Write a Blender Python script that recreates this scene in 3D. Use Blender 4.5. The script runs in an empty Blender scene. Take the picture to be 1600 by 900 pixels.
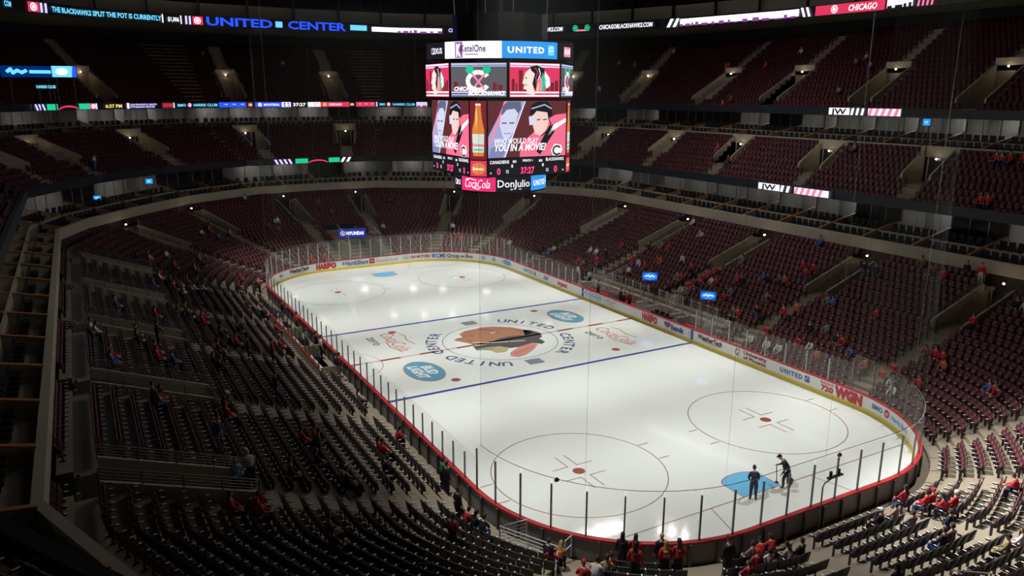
import bpy, bmesh, math, random
import numpy as np
from mathutils import Vector, Matrix
C = bpy.context.scene.collection
SC = bpy.context.scene
random.seed(7)

# ---------------------------------------------------------------- camera
CP = np.array([51.1144, -27.4746, 18.8797]); YAW, PITCH, ROLL, FPX = 0.5089, -0.2465, 0.0029, 1207.67
_f = np.array([-math.cos(PITCH)*math.cos(YAW), math.cos(PITCH)*math.sin(YAW), math.sin(PITCH)])
_r = np.cross(_f, [0, 0, 1]); _r /= np.linalg.norm(_r); _u = np.cross(_r, _f)
_c, _s = math.cos(ROLL), math.sin(ROLL)
CM = np.array([_c*_r+_s*_u, -_s*_r+_c*_u, _f])
cd = bpy.data.cameras.new('camera'); cam = bpy.data.objects.new('camera', cd); C.objects.link(cam)
cd.sensor_width = 36; cd.lens = FPX*36/1600; cd.clip_start = 0.1; cd.clip_end = 500
m4 = Matrix.Identity(4)
for i in range(3):
    m4[i][0], m4[i][1], m4[i][2], m4[i][3] = CM[0][i], CM[1][i], -CM[2][i], CP[i]
cam.matrix_world = m4; SC.camera = cam

def proj(X):
    d = (np.atleast_2d(np.asarray(X, float))-CP) @ CM.T
    w = np.where(d[:, 2] > .1, d[:, 2], np.nan)
    return np.stack([800+FPX*d[:, 0]/w, 450-FPX*d[:, 1]/w, d[:, 2]], 1)
def hit(u, v, z):                                   # point of the horizontal plane z seen at a photo position
    d = np.array([(u-800)/FPX, -(v-450)/FPX, 1]) @ CM
    return CP+d*(z-CP[2])/d[2]
def hit_axis(u, v, ax, val):
    d = np.array([(u-800)/FPX, -(v-450)/FPX, 1]) @ CM
    return CP+d*(val-CP[ax])/d[ax]

# ---------------------------------------------------------------- world, view
SC.view_settings.view_transform = 'Standard'; SC.view_settings.look = 'None'
SC.view_settings.exposure = 0; SC.view_settings.gamma = 1; SC.view_settings.use_curve_mapping = False
w = bpy.data.worlds.new('world'); SC.world = w; w.use_nodes = True
w.node_tree.nodes['Background'].inputs[0].default_value = (.02, .025, .03, 1)
w.node_tree.nodes['Background'].inputs[1].default_value = .0

# ---------------------------------------------------------------- lights
def spot(loc, target, power, cone, blend=.5, rad=.35, col=(1, 1, .95)):
    l = bpy.data.lights.new('arena_light', 'SPOT'); l.energy = power; l.spot_size = math.radians(cone); l.spot_blend = blend
    l.shadow_soft_size = rad; l.color = col
    o = bpy.data.objects.new('arena_light', l); C.objects.link(o); o.location = loc
    o.rotation_euler = (Vector(target)-Vector(loc)).to_track_quat('-Z', 'Y').to_euler()
    return o
ICE_W = 27500
for ix in range(6):
    for iy in (-1, 1):
        x = -25+ix*10
        spot((x*1.0, iy*18, 33), (x*1.08, iy*7.0, 0), ICE_W, 40, .9)
for (p, t, e, cn) in [((20, -6, 33), (39, 9, 3), 150000, 40), ((2, 0, 33), (-8, 26, 4), 3500, 75), ((-20, 0, 33), (-45, 0, 4), 3000, 75),  # first spot is added to whiten the near right stand floors
                      ((0, 0, 33), (0, -26, 4), 9500, 85), ((26, -2, 33), (38, -12, 3), 5000, 50)]:
    spot(p, t, e, cn, 1.0)
def area(loc, target, power, sx, sy, col=(1, 1, 1)):
    l = bpy.data.lights.new('house_light', 'AREA'); l.shape = 'RECTANGLE'; l.size = sx; l.size_y = sy; l.energy = power; l.color = col
    o = bpy.data.objects.new('house_light', l); C.objects.link(o); o.location = loc
    o.rotation_euler = (Vector(target)-Vector(loc)).to_track_quat('-Z', 'Y').to_euler()
area((0, 0, 36), (0, 0, 0), 1500, 60, 30, (1, .93, .85))

pl = bpy.data.lights.new('house_light', 'POINT'); pl.energy = 1700; pl.shadow_soft_size = 1.2; pl.color = (1, .92, .82)  # bare point lamp added as ambient fill for ledge and inner faces
po = bpy.data.objects.new('house_light', pl); C.objects.link(po); po.location = (8, 0, 29.5)
for sx in (-1, 1):
    for sy in (-1, 1): spot((sx*2.6, sy*2.6, 11.9), (sx*6.0, sy*5.6, 0), 420, 15, 1.0, .1, (.95, 1, .78))
for sx in (-26, -14, 14, 26): spot((sx, -18, 33), (sx*1.0, 13, 0), 12000, 26, .9)  # added crossing spots that brighten the right-hand board faces
for sy in (-8, 0, 8): spot((-6, sy, 33), (-31, sy*1.1, .5), 9000, 26, .9)  # likewise added, to brighten the far end boards
# ---------------------------------------------------------------- materials
MATS = {}
def mat(name, col, rough=.6, metal=0, spec=.5, emit=None, estr=1, noise=0, nscale=3, alpha=None, coat=0):
    if name in MATS: return MATS[name]
    m = bpy.data.materials.new(name); m.use_nodes = True; nt = m.node_tree; b = nt.nodes['Principled BSDF']
    c = tuple(col)+(1,)
    b.inputs['Base Color'].default_value = c; b.inputs['Roughness'].default_value = rough
    b.inputs['Metallic'].default_value = metal; b.inputs['Specular IOR Level'].default_value = spec
    b.inputs['Coat Weight'].default_value = coat
    if emit is not None:
        b.inputs['Emission Color'].default_value = tuple(emit)+(1,); b.inputs['Emission Strength'].default_value = estr
    if noise:
        tc = nt.nodes.new('ShaderNodeTexCoord'); n = nt.nodes.new('ShaderNodeTexNoise'); n.inputs['Scale'].default_value = nscale
        n.inputs['Detail'].default_value = 5
        r = nt.nodes.new('ShaderNodeMixRGB'); r.blend_type = 'MIX'
        r.inputs[1].default_value = tuple(max(0, x*(1-noise)) for x in col)+(1,)
        r.inputs[2].default_value = tuple(min(1, x*(1+noise)) for x in col)+(1,)
        nt.links.new(tc.outputs['Object'], n.inputs['Vector']); nt.links.new(n.outputs['Fac'], r.inputs[0]); nt.links.new(r.outputs[0], b.inputs['Base Color'])
    if alpha is not None:
        out = nt.nodes['Material Output']; t = nt.nodes.new('ShaderNodeBsdfTransparent'); mx = nt.nodes.new('ShaderNodeMixShader')
        mx.inputs[0].default_value = alpha; nt.links.new(t.outputs[0], mx.inputs[1]); nt.links.new(b.outputs[0], mx.inputs[2])
        nt.links.new(mx.outputs[0], out.inputs['Surface'])
    MATS[name] = m; return m
def em(name, col, s=1.0): return mat('led_'+name, (0, 0, 0), .5, emit=col, estr=s, spec=.1)
ICE = mat('ice', (.77, .80, .77), .075, spec=.45, noise=.03, nscale=.25)
CONC = mat('concrete', (.30, .25, .19), .42, noise=.18, nscale=.8)
CONCL = mat('pale_concrete', (.42, .38, .31), .6, noise=.12, nscale=.6)
DARK = mat('dark_wall', (.012, .013, .017), .7)
FASC = mat('fascia_panel', (.02, .025, .035), .45)
WHITE = mat('board_white', (.80, .81, .80), .35)
YEL = mat('kick_yellow', (.80, .62, .08), .4)
RED = mat('dasher_red', (.45, .03, .04), .4)
POST = mat('post_metal', (.20, .21, .22), .35, metal=.6)
POSTL = mat('post_light', (.62, .63, .62), .4, metal=.3)
GLASS = mat('rink_glass', (.55, .60, .55), .12, alpha=.13)
GLASSE = mat('glass_edge', (.55, .62, .58), .2, alpha=.5)
NET = mat('netting', (.07, .085, .08), .95, spec=.05, alpha=.085)
BLACK = mat('black_plastic', (.012, .012, .014), .42)
MAROON = mat('maroon_pad', (.085, .012, .018), .55)
CAP_GLINT = mat('armrest_cap_glint', (.85, .85, .86), .3)  # near-white so the armrest caps carry a painted glint
WOOD = mat('orange_wood', (.42, .17, .045), .45)
METAL = mat('rail_metal', (.13, .115, .10), .5, metal=.3)
WRAIL = mat('white_rail', (.80, .80, .82), .35)
BLUEICE = mat('paint_blue', (.05, .07, .30), .3)
REDICE = mat('paint_red', (.30, .07, .06), .3)
THINRED = mat('paint_thin_red', (.36, .17, .17), .3)
CREASE = mat('paint_crease', (.16, .50, .80), .25)
GREYICE = mat('paint_grey', (.16, .20, .22), .3)
SUITEW = mat('suite_wall', (.42, .42, .43), .6)
SUITEG = mat('suite_glass', (.03, .035, .05), .1, alpha=.35)
LAMP = mat('portal_lamp', (1, 1, 1), .5, emit=(1, .80, .48), estr=28)

# ---------------------------------------------------------------- mesh helpers
class MB:
    def __init__(s): s.v = []; s.f = []; s.m = []; s.mats = []
    def mi(s, m):
        if m not in s.mats: s.mats.append(m)
        return s.mats.index(m)
    def face(s, pts, m):
        k = len(s.v); s.v += [tuple(map(float, p)) for p in pts]; s.f.append(tuple(range(k, k+len(pts)))); s.m.append(s.mi(m))
    def hexa(s, p, m, mt=None):                     # 8 corners: bottom 4 then top 4
        k = len(s.v); s.v += [tuple(map(float, q)) for q in p]
        for n, f in enumerate(((0, 3, 2, 1), (4, 5, 6, 7), (0, 1, 5, 4), (1, 2, 6, 5), (2, 3, 7, 6), (3, 0, 4, 7))):
            s.f.append(tuple(k+i for i in f)); s.m.append(s.mi(mt if (mt and n == 1) else m))
    def box(s, c, d, m, ax=None, mt=None):          # centre, full sizes, axes matrix rows
        ax = ax if ax is not None else np.eye(3); c = np.array(c, float); h = np.array(d, float)/2
        P = [c+ax[0]*h[0]*i+ax[1]*h[1]*j+ax[2]*h[2]*k for k in (-1, 1) for (i, j) in ((-1, -1), (1, -1), (1, 1), (-1, 1))]
        s.hexa(P, m, mt)
    def tube(s, pts, r, m, n=6, cap=True):
        P = [np.array(p, float) for p in pts]; rings = []
        for i, p in enumerate(P):
            t = P[min(i+1, len(P)-1)]-P[max(i-1, 0)]; t = t/np.linalg.norm(t)
            a = np.cross(t, [0, 0, 1] if abs(t[2]) < .9 else [1, 0, 0]); a /= np.linalg.norm(a); b = np.cross(t, a)
            k = len(s.v); rr = r[i] if hasattr(r, '__len__') else r
            s.v += [tuple(p+rr*(math.cos(2*math.pi*j/n)*a+math.sin(2*math.pi*j/n)*b)) for j in range(n)]; rings.append(k)
        for i in range(len(P)-1):
            for j in range(n):
                a, b = rings[i], rings[i+1]; s.f.append((a+j, a+(j+1) % n, b+(j+1) % n, b+j)); s.m.append(s.mi(m))
        if cap:
            s.f.append(tuple(rings[0]+j for j in range(n))[::-1]); s.m.append(s.mi(m))
            s.f.append(tuple(rings[-1]+j for j in range(n))); s.m.append(s.mi(m))
    def strip(s, A, B, m, closed=False):            # quads between two point lists
        n = len(A); k = len(s.v)
        s.v += [tuple(map(float, p)) for p in A]+[tuple(map(float, p)) for p in B]; q = s.mi(m)
        for i in range(n if closed else n-1):
            j = (i+1) % n; s.f.append((k+i, k+j, k+n+j, k+n+i)); s.m.append(q)
    def build(s, name, parent=None, smooth=False, kind=None, **pr):
        me = bpy.data.meshes.new(name); me.from_pydata(s.v, [], s.f)
        for m in s.mats: me.materials.append(m)
        me.polygons.foreach_set('material_index', s.m)
        if smooth: me.polygons.foreach_set('use_smooth', [True]*len(s.f))
        me.update()
        o = bpy.data.objects.new(name, me); C.objects.link(o)
        if parent: o.parent = parent
        if kind: o['kind'] = kind
        for k, v in pr.items(): o[k] = v
        return o
def thing(name, label, cat, loc=(0, 0, 0), rz=0, group=None):
    o = bpy.data.objects.new(name, None); C.objects.link(o); o.location = loc; o.rotation_euler = (0, 0, rz)
    o.empty_display_size = .3; o['label'] = label; o['category'] = cat
    if group: o['group'] = group
    return o
def tag(o, label, cat, group=None):
    o['label'] = label; o['category'] = cat
    if group: o['group'] = group
    return o
def dup(root, loc, rz, label, cat, group=None):
    r = root.copy(); C.objects.link(r); r.location = loc; r.rotation_euler = (0, 0, rz)
    for k in list(r.keys()): del r[k]
    tag(r, label, cat, group)
    for ch in list(root.children):
        c = ch.copy(); C.objects.link(c); c.parent = r
        for g in ch.children:
            d = g.copy(); C.objects.link(d); d.parent = c
    return r
ORD = ['first', 'second', 'third', 'fourth', 'fifth', 'sixth', 'seventh', 'eighth', 'ninth', 'tenth', 'eleventh', 'twelfth', 'thirteenth', 'fourteenth',
       'fifteenth', 'sixteenth', 'seventeenth', 'eighteenth', 'nineteenth', 'twentieth']
def nth(i): return ORD[i] if i < 20 else ('twenty-'+ORD[i-20] if i < 29 else 'thirtieth' if i == 29 else 'thirty-'+ORD[i-30] if i < 39 else 'fortieth' if i == 39 else 'forty-'+ORD[(i-40) % 9])

# text glyph cache -> 2D verts, faces (height of capitals = 1)
_tc = {}
def glyphs(txt, bold=0.0, shear=0.0, space=1.0):
    key = (txt, bold, shear, space)
    if key in _tc: return _tc[key]
    cu = bpy.data.curves.new('t', 'FONT'); cu.body = txt; cu.size = 1; cu.offset = bold; cu.shear = shear; cu.space_character = space
    cu.resolution_u = 2; cu.fill_mode = 'FRONT'; cu.align_x = 'LEFT'
    o = bpy.data.objects.new('t', cu); C.objects.link(o); bpy.context.view_layer.update()
    me = bpy.data.meshes.new_from_object(o.evaluated_get(bpy.context.evaluated_depsgraph_get()))
    V = np.array([v.co[:2] for v in me.vertices]).reshape(-1, 2); Fc = [tuple(p.vertices) for p in me.polygons]
    bpy.data.objects.remove(o); bpy.data.curves.remove(cu); bpy.data.meshes.remove(me)
    V = V/.72
    if len(V): V[:, 0] -= V[:, 0].min()
    _tc[key] = (V, Fc); return _tc[key]

class Art:                                          # flat artwork on a mapped surface: fn(a, b, out) -> xyz
    def __init__(s, fn, seg=.6, lift=.012): s.fn = fn; s.mb = MB(); s.seg = seg; s.l = lift
    def rect(s, a0, b0, a1, b1, m, lay=1):
        n = max(1, int(math.ceil(abs(a1-a0)/s.seg)))
        xs = np.linspace(a0, a1, n+1)
        s.mb.strip([s.fn(x, b0, lay*s.l) for x in xs], [s.fn(x, b1, lay*s.l) for x in xs], m)
    def quad(s, p, m, lay=1): s.poly(p, m, lay)
    def poly(s, pts, m, lay=1): s.mb.face([s.fn(a, b, lay*s.l) for a, b in pts], m)
    def disc(s, a, b, ra, rb, m, lay=1, n=24, a0=0, a1=2*math.pi):
        s.poly([(a+ra*math.cos(a0+(a1-a0)*i/n), b+rb*math.sin(a0+(a1-a0)*i/n)) for i in range(n)], m, lay)
    def ring(s, a, b, ra, rb, w, m, lay=1, n=32, a0=0, a1=2*math.pi):
        th = [a0+(a1-a0)*i/n for i in range(n+1)]
        s.mb.strip([s.fn(a+ra*math.cos(t), b+rb*math.sin(t), lay*s.l) for t in th],
                   [s.fn(a+(ra-w)*math.cos(t), b+(rb-w)*math.sin(t), lay*s.l) for t in th], m)
    def line(s, pts, w, m, lay=2):
        for (p, q) in zip(pts[:-1], pts[1:]):
            p = np.array(p, float); q = np.array(q, float); d = q-p; L = np.linalg.norm(d)
            if L < 1e-6: continue
            n = np.array([-d[1], d[0]])/L*w/2; e = d/L*w*.3
            s.poly([tuple(p-n-e), tuple(q-n+e), tuple(q+n+e), tuple(p+n-e)], m, lay)
    def text(s, txt, a, b, h, m, lay=2, width=None, bold=.02, shear=0, align='c', rot=0, space=1.0):
        V, Fc = glyphs(txt, bold, shear, space)
        if not len(V): return
        W_ = V[:, 0].max(); sx = h if width is None else width/W_
        X = V[:, 0]*sx; Y = V[:, 1]*h; wd = W_*sx
        X = X-(wd/2 if align == 'c' else 0 if align == 'l' else wd); Y = Y-h/2
        c_, s_ = math.cos(rot), math.sin(rot)
        A = a+X*c_-Y*s_; B = b+X*s_+Y*c_
        k = len(s.mb.v); s.mb.v += [tuple(map(float, s.fn(x, y, lay*s.l))) for x, y in zip(A, B)]
        q = s.mb.mi(m)
        for f in Fc: s.mb.f.append(tuple(k+i for i in f)); s.mb.m.append(q)
    def build(s, name, parent=None, **k): return s.mb.build(name, parent, **k)

# ---------------------------------------------------------------- plan curves
KT = [0, .42, .50, .60, .70, .80, .88, 1]
def quad_ring(xs, ys, ts=KT):
    def fn(T):
        T = np.asarray(T, float) % 4; q = np.floor(T).astype(int); f = T-q
        t = np.where(q % 2 == 0, f, 1-f)
        x = np.interp(t, ts, xs); y = np.interp(t, ts, ys)
        sx = np.where((q == 0) | (q == 1), 1, -1); sy = np.where((q == 0) | (q == 3), 1, -1)
        return np.stack([x*sx, y*sy], -1)
    return fn
def board_ring(off=0.0):
    R = 8.53+off; ts = [0, .42]; xs = [0, 21.95]; ys = [12.95+off]*2
    for i in range(1, 25):
        a = math.pi/2*(1-i/24); ts.append(.42+.46*i/24); xs.append(21.95+R*math.cos(a)); ys.append(4.42+R*math.sin(a))
    ts.append(1); xs.append(30.48+off); ys.append(0)
    return quad_ring(xs, ys, ts)
def offset(fn, d):
    def g(T):
        T = np.asarray(T, float); e = .012
        t = fn(T+e)-fn(T-e); n = np.stack([-t[..., 1], t[..., 0]], -1); n = n/np.linalg.norm(n, axis=-1, keepdims=True)
        return fn(T)+n*d
    return g
BOARD = board_ring(0)
LOW0 = board_ring(.3)
RIM1 = quad_ring([0, 22.4, 26.5, 32, 38, 45.5, 50.9, 51.4], [29.5, 29.5, 29.5, 27.3, 23, 16.6, 7.8, 0])
RIM2 = quad_ring([0, 22.4, 28, 35.5, 43, 53, 60.3, 61], [37, 37, 37, 36, 32.5, 25, 12, 0])
RIBD = quad_ring([0, 14, 28, 38.5, 46.5, 52.5, 56.3, 57], [44.5, 43.6, 40.4, 36.2, 31.6, 25, 14, 0])
FA = quad_ring([0, 22.4, 29.9, 34.8, 40.8, 48, 53.2, 53.6], [31.7, 31.7, 31.7, 29, 25.4, 18.8, 8.4, 0]); FC = offset(RIM2, 1.8)
BACK1 = offset(RIM1, 5.2); BACK2 = offset(RIM2, 5.2)
TOP3 = offset(RIM2, 15.5)
def TS(n=50): return np.linspace(0, 4, 4*n, endpoint=False)
def R3(fn, T, z): p = fn(T); return np.concatenate([p, np.full(p.shape[:-1]+(1,), z)], -1)
class Loop:                                         # arclength walk along a closed plan curve
    def __init__(s, fn, n=400):
        s.fn = fn; s.T = np.linspace(0, 4, 4*n+1); s.P = fn(s.T); s.S = np.concatenate([[0], np.cumsum(np.linalg.norm(np.diff(s.P, axis=0), axis=1))]); s.L = s.S[-1]
    def t(s, a): return float(np.interp(a % s.L, s.S, s.T))
    def s_of(s, T): return float(np.interp(T % 4, s.T, s.S))
    def at(s, a, out=0, z=0):
        a = a % s.L; x = np.interp(a, s.S, s.P[:, 0]); y = np.interp(a, s.S, s.P[:, 1])
        e = 1.2; q = lambda b: np.array([np.interp(b % s.L, s.S, s.P[:, 0]), np.interp(b % s.L, s.S, s.P[:, 1])])
        t = q(a+e)-q(a-e); t /= np.linalg.norm(t); n = np.array([t[1], -t[0]])   # inward (towards the ice)
        return np.array([x+n[0]*out, y+n[1]*out, z]), np.array([t[0], t[1], 0]), np.array([n[0], n[1], 0])
    def near(s, x, y): return float(s.S[np.argmin((s.P[:, 0]-x)**2+(s.P[:, 1]-y)**2)])
    def for_u(s, u, z):                             # arclength whose far-side point is seen at column u
        a = np.arange(0, s.L, .1); X = np.stack([np.interp(a, s.S, s.P[:, 0]), np.interp(a, s.S, s.P[:, 1]), np.full(len(a), z)], 1)
        pr = proj(X); d = np.abs(pr[:, 0]-u); d[np.isnan(d)] = 1e9; d[pr[:, 2] < 25] = 1e9
        return float(a[np.argmin(d)])
def band(mb, fn, z0, z1, m, T=None, closed=True):
    T = TS() if T is None else T
    mb.strip(R3(fn, T, z0), R3(fn, T, z1), m, closed)
def slab(mb, fa, fb, z, m, T=None, closed=True, z2=None):
    T = TS() if T is None else T
    mb.strip(R3(fa, T, z), R3(fb, T, z if z2 is None else z2), m, closed)
def kerb(mb, fa, fb, z0, z1, m, mt=None):           # closed ring of rectangular section
    band(mb, fa, z0, z1, m); slab(mb, fa, fb, z1, mt or m); band(mb, fb, z1, z0, m); slab(mb, fb, fa, z0, m)

# ================================================================= LARGE STRUCTURE
# event-level floor, ice
mb = MB(); T = TS(40)
fl = [tuple(p)+(-.06,) for p in offset(BOARD, 9)(T)]
mb.face(fl[::-1], CONC); mb.build('floor', kind='structure')
mb = MB(); P = BOARD(T); lo = [tuple(p)+(-.05,) for p in P]; hi = [tuple(p)+(0,) for p in P]
mb.face(hi[::-1], ICE); mb.strip(lo, hi, ICE, True)
ice = mb.build('ice_sheet', kind='structure')
# roof, outer walls
mb = MB(); mb.box((0, 0, 38.3), (190, 150, .4), DARK); mb.build('ceiling', kind='structure')
for nm, c, d in (('wall_far_end', (-90, 0, 19), (.5, 150, 38)), ('wall_near_end', (90, 0, 19), (.5, 150, 38)), ('wall_left', (0, -70, 19), (180, .5, 38)), ('wall_right', (0, 70, 19), (180, .5, 38))):
    mb = MB(); mb.box(c, d, DARK); mb.build(nm, kind='structure')

def lerp_ring(fa, fb, d): return lambda T: fa(T)*(1-d)+fb(T)*d
qx = lambda x: x/22.4*.42                            # T of a place on the right-hand side (q0)
def sym(ts, extra=()):                               # T list from signed side positions
    return sorted([t % 4 for t in ts])
XS = [-21.9, -11, -.3, 10.8, 21.8]
VT1 = sym([qx(x) for x in XS]+[2-qx(x) for x in XS]+[.66, .79, .925, 1.075, 1.21, 1.34, 2.66, 2.79, 2.925, 3.075, 3.21, 3.34])
X2 = [-23.5, -12.4, -.5, 10.7]
VT2 = sym([qx(x)*.98 for x in X2+[21.8]]+[2-qx(x)*.98 for x in X2+[21.8]]+[.60, .71, .82, .93, 1.07, 1.18, 1.29, 1.4, 2.6, 2.71, 2.82, 2.93, 3.07, 3.18, 3.29, 3.4])
VT3 = sym([t+.0 for t in VT2])
class Tier:
    def __init__(s, nm, fa, fb, edges, zs, vts, vd, floor_row, vw=1.35, aisle=.65, pend=None):
        s.nm, s.fa, s.fb, s.e, s.z, s.v, s.vd, s.vw, s.aw = nm, fa, fb, edges, zs, vts, vd, vw, aisle
        s.fz = floor_row; s.n = len(zs); s.pend = pend or vd[1]
        s.mid = Loop(lerp_ring(fa, fb, .7))
    def ring(s, d): return lerp_ring(s.fa, s.fb, d)
    def dT(s, t, w):                                 # half-width in T
        a = s.mid.s_of(t); return (s.mid.t(a+w)-s.mid.t(a-w)) % 4/2
    def build(s, m):
        br = [];
        for t in s.v:
            h = s.dT(t, s.vw); br += [(t-h) % 4, (t+h) % 4]
        Tn = np.unique(np.round(np.concatenate([np.linspace(0, 4, 161)[:-1], br]), 5)); n = len(Tn)
        mid = (Tn+np.roll(Tn, -1)+np.where(np.arange(n) == n-1, 4, 0))/2 % 4
        tr = np.zeros(n, bool)
        for t in s.v:
            h = s.dT(t, s.vw); tr |= np.abs((mid-t+2) % 4-2) < h
        mb = MB(); ringc = [s.ring(d)(Tn) for d in s.e]
        def cz(i, k): return s.fz if (tr[k] and s.vd[0] <= i < s.vd[1]) else s.z[i]
        for i in range(s.n):
            for k in range(n):
                j = (k+1) % n; a, b, c, d = ringc[i][k], ringc[i][j], ringc[i+1][j], ringc[i+1][k]; z = cz(i, k)
                mb.face([(*a, z), (*b, z), (*c, z), (*d, z)], m)
                if i+1 < s.n:
                    z2 = cz(i+1, k)
                    if abs(z2-z) > 1e-4: mb.face([(*d, z), (*c, z), (*c, z2), (*d, z2)], m)
                zn = cz(i, j)
                if abs(zn-z) > 1e-4: mb.face([(*b, z), (*b, zn), (*c, zn), (*c, z)], m)
        for t in s.v:                                # trench parapets
            for sg in (-1, 1):
                tt = (t+sg*s.dT(t, s.vw+.09)) % 4; w0 = s.dT(t, .09)
                d0, d1 = s.e[s.vd[0]], s.e[s.pend]; z0, z1 = s.z[s.vd[0]]+.62, s.z[s.pend-1]+.62
                q = []
                for zz in (0, 1):
                    for (dd, sw) in ((d0, -1), (d0, 1), (d1, 1), (d1, -1)):
                        p = s.ring(dd)(np.array(tt+sw*w0)); q.append((*p, (s.fz if zz == 0 else (z0 if dd == d0 else z1))))
                mb.hexa(q, CONCL)
        return mb.build(s.nm, kind='structure')
N1 = 20
e1 = [0]+list(np.linspace(.022, .915, N1))+[.965, 1.0]; z1 = [.02]+[.15+.215*i+.0035*i*i for i in range(N1-1)]+[5.15, 5.42]
LOW = Tier('lower_stand_steps', LOW0, offset(RIM1, -.02), e1, z1, VT1, (13, 22), 3.2, .95, .6, 20)
N2 = 9
e2 = list(np.linspace(0, 1, N2+1)); z2 = [9.75+.5*i for i in range(N2)]
MIDT = Tier('middle_stand_steps', FA, offset(RIM2, -.02), e2, z2, VT2, (4, 9), 11.5, 1.2)
N3 = 18
e3 = list(np.linspace(0, 1, N3+1)); z3 = [16.95+.50*i for i in range(N3)]
UPT = Tier('upper_stand_steps', FC, TOP3, e3, z3, VT3, (2, 9), 17.7, 1.2)
for t in (LOW, MIDT, UPT): t.build(CONC)

# rims, suites and fascias
def suite_level(tag_, rim, zr, back, fasc, zf0, zf1):
    mb = MB(); kerb(mb, rim, offset(rim, .34), zr-.95, zr, CONCL); mb.build('wall_rim_'+tag_, kind='structure')
    mb = MB(); slab(mb, offset(rim, .3), offset(rim, 2.2), zr-.62, CONC); band(mb, offset(rim, 2.2), zr-.62, zr-.1, CONCL)
    slab(mb, offset(rim, 2.2), offset(rim, 8.6), zr-.1, CONC); mb.build('floor_suites_'+tag_, kind='structure')
    mb = MB(); kerb(mb, offset(rim, 2.1), offset(rim, 2.25), zr-.5, zr+.42, CONCL); mb.build('wall_suite_step_'+tag_, kind='structure')
    mb = MB(); band(mb, offset(rim, 8.5), zf0+.2, zr-.15, SUITEW); mb.build('wall_suite_back_'+tag_, kind='structure')
    mb = MB(); kerb(mb, fasc, offset(fasc, .35), zf0, zf1, FASC); mb.build('wall_fascia_'+tag_, kind='structure')
    mb = MB(); slab(mb, offset(fasc, .1), offset(rim, 8.6), zf0+.12, FASC); mb.build('ceiling_suites_'+tag_, kind='structure')
    L = Loop(rim); nd = int(round(L.L/4.55)); st = L.L/nd
    mbw, mbg, mbl = MB(), MB(), MB()
    for k in range(nd):
        a = k*st
        p, t, n = L.at(a+.25); ax = np.array([-n, t, [0, 0, 1]])
        # divider: low wooden-capped wall stepping up with the seats
        for (o0, o1, h0, h1, zb) in ((.3, 2.1, .02, .42, zr-.7), (2.25, 5.1, .42, 1.0, zr-.15)):
            q = [];
            for zz in (0, 1):
                for (oo, sw) in ((o0, -1), (o0, 1), (o1, 1), (o1, -1)):
                    b = p-n*oo+t*sw*.07; q.append((b[0], b[1], zb if zz == 0 else zr+(h0 if oo == o0 else h1)))
            mbw.hexa(q, CONCL, WOOD)
            q2 = [(x, y, z if i >= 4 else 0) for i, (x, y, z) in enumerate(q)]
            top = []
            for i in range(4):
                x, y, z = q[4+i]; top.append((x, y, z))
            c0 = np.array(top); cc = c0+[0, 0, .005]; ex = np.array([t*(-.05), t*.05, t*.05, -t*.05]); q3 = [tuple(v) for v in cc+ex]+[tuple(v) for v in cc+ex+[0, 0, .07]]
            mbw.hexa(q3, WOOD)
        # partition wall between suites and window mullions
        c = p-n*6.85; mbg.box((c[0], c[1], (zr-.1+zf0+.1)/2), (3.3, .16, zf0-zr+.2), SUITEW, ax)
        for f in (.33, .66):
            c = L.at(a+.25+st*f)[0]-n*5.2; mbl.box((c[0], c[1], (zr-.1+zf0+.1)/2), (.08, .06, zf0-zr+.2), POSTL, ax)
        # furniture-like dark counter on the suite's back wall and a lit ceiling lamp
    mbw.build('wall_suite_dividers_'+tag_, kind='structure')
    mbg.build('wall_suite_partitions_'+tag_, kind='structure'); mbl.build('window_frames_'+tag_, kind='structure')
    mb = MB(); band(mb, offset(rim, 5.2), zr-.08, zf0+.11, SUITEG); mb.build('window_'+('1' if tag_ == 'lower' else '2'), kind='structure')
    return L, nd, st
SL1 = suite_level('lower', RIM1, 7.25, BACK1, FA, 9.70, 10.50)
SL2 = suite_level('upper', RIM2, 14.60, BACK2, FC, 16.88, 17.66)
# suite lamps: small ceiling lights inside the boxes
def suite_lamps(L, nd, st, z, tag_):
    me = None
    for k in range(nd):
        p, t, n = L.at(k*st+.25+st*.5); q = proj([p])[0]
        if np.isnan(q[0]) or not (-150 < q[0] < 1750): continue
        if np.linalg.norm(p[:2]-CP[:2]) < 6: continue
        if n @ (np.array([CP[0], CP[1], 0])-p) < 0: continue
        if random.random() < .22: continue
        c = p-n*7.2
        mb = MB(); mb.box((0, 0, 0), (1.1, .35, .05), LAMPS if me is None else LAMPS)
        if me is None: me = mb.build('suite_ceiling_lamp'); o = me
        else: o = me.copy(); C.objects.link(o)
        o.location = (c[0], c[1], z); o.rotation_euler = (0, 0, math.atan2(t[1], t[0]))
        tag(o, 'small white ceiling lamp inside a private box of the %s box level' % tag_, 'ceiling light', 'ceiling lamps in the %s boxes' % tag_)
LAMPS = mat('suite_lamp', (1, 1, 1), emit=(1, .95, .85), estr=17)
suite_lamps(*SL1, 9.74, 'lower'); suite_lamps(*SL2, 16.92, 'upper')

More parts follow.
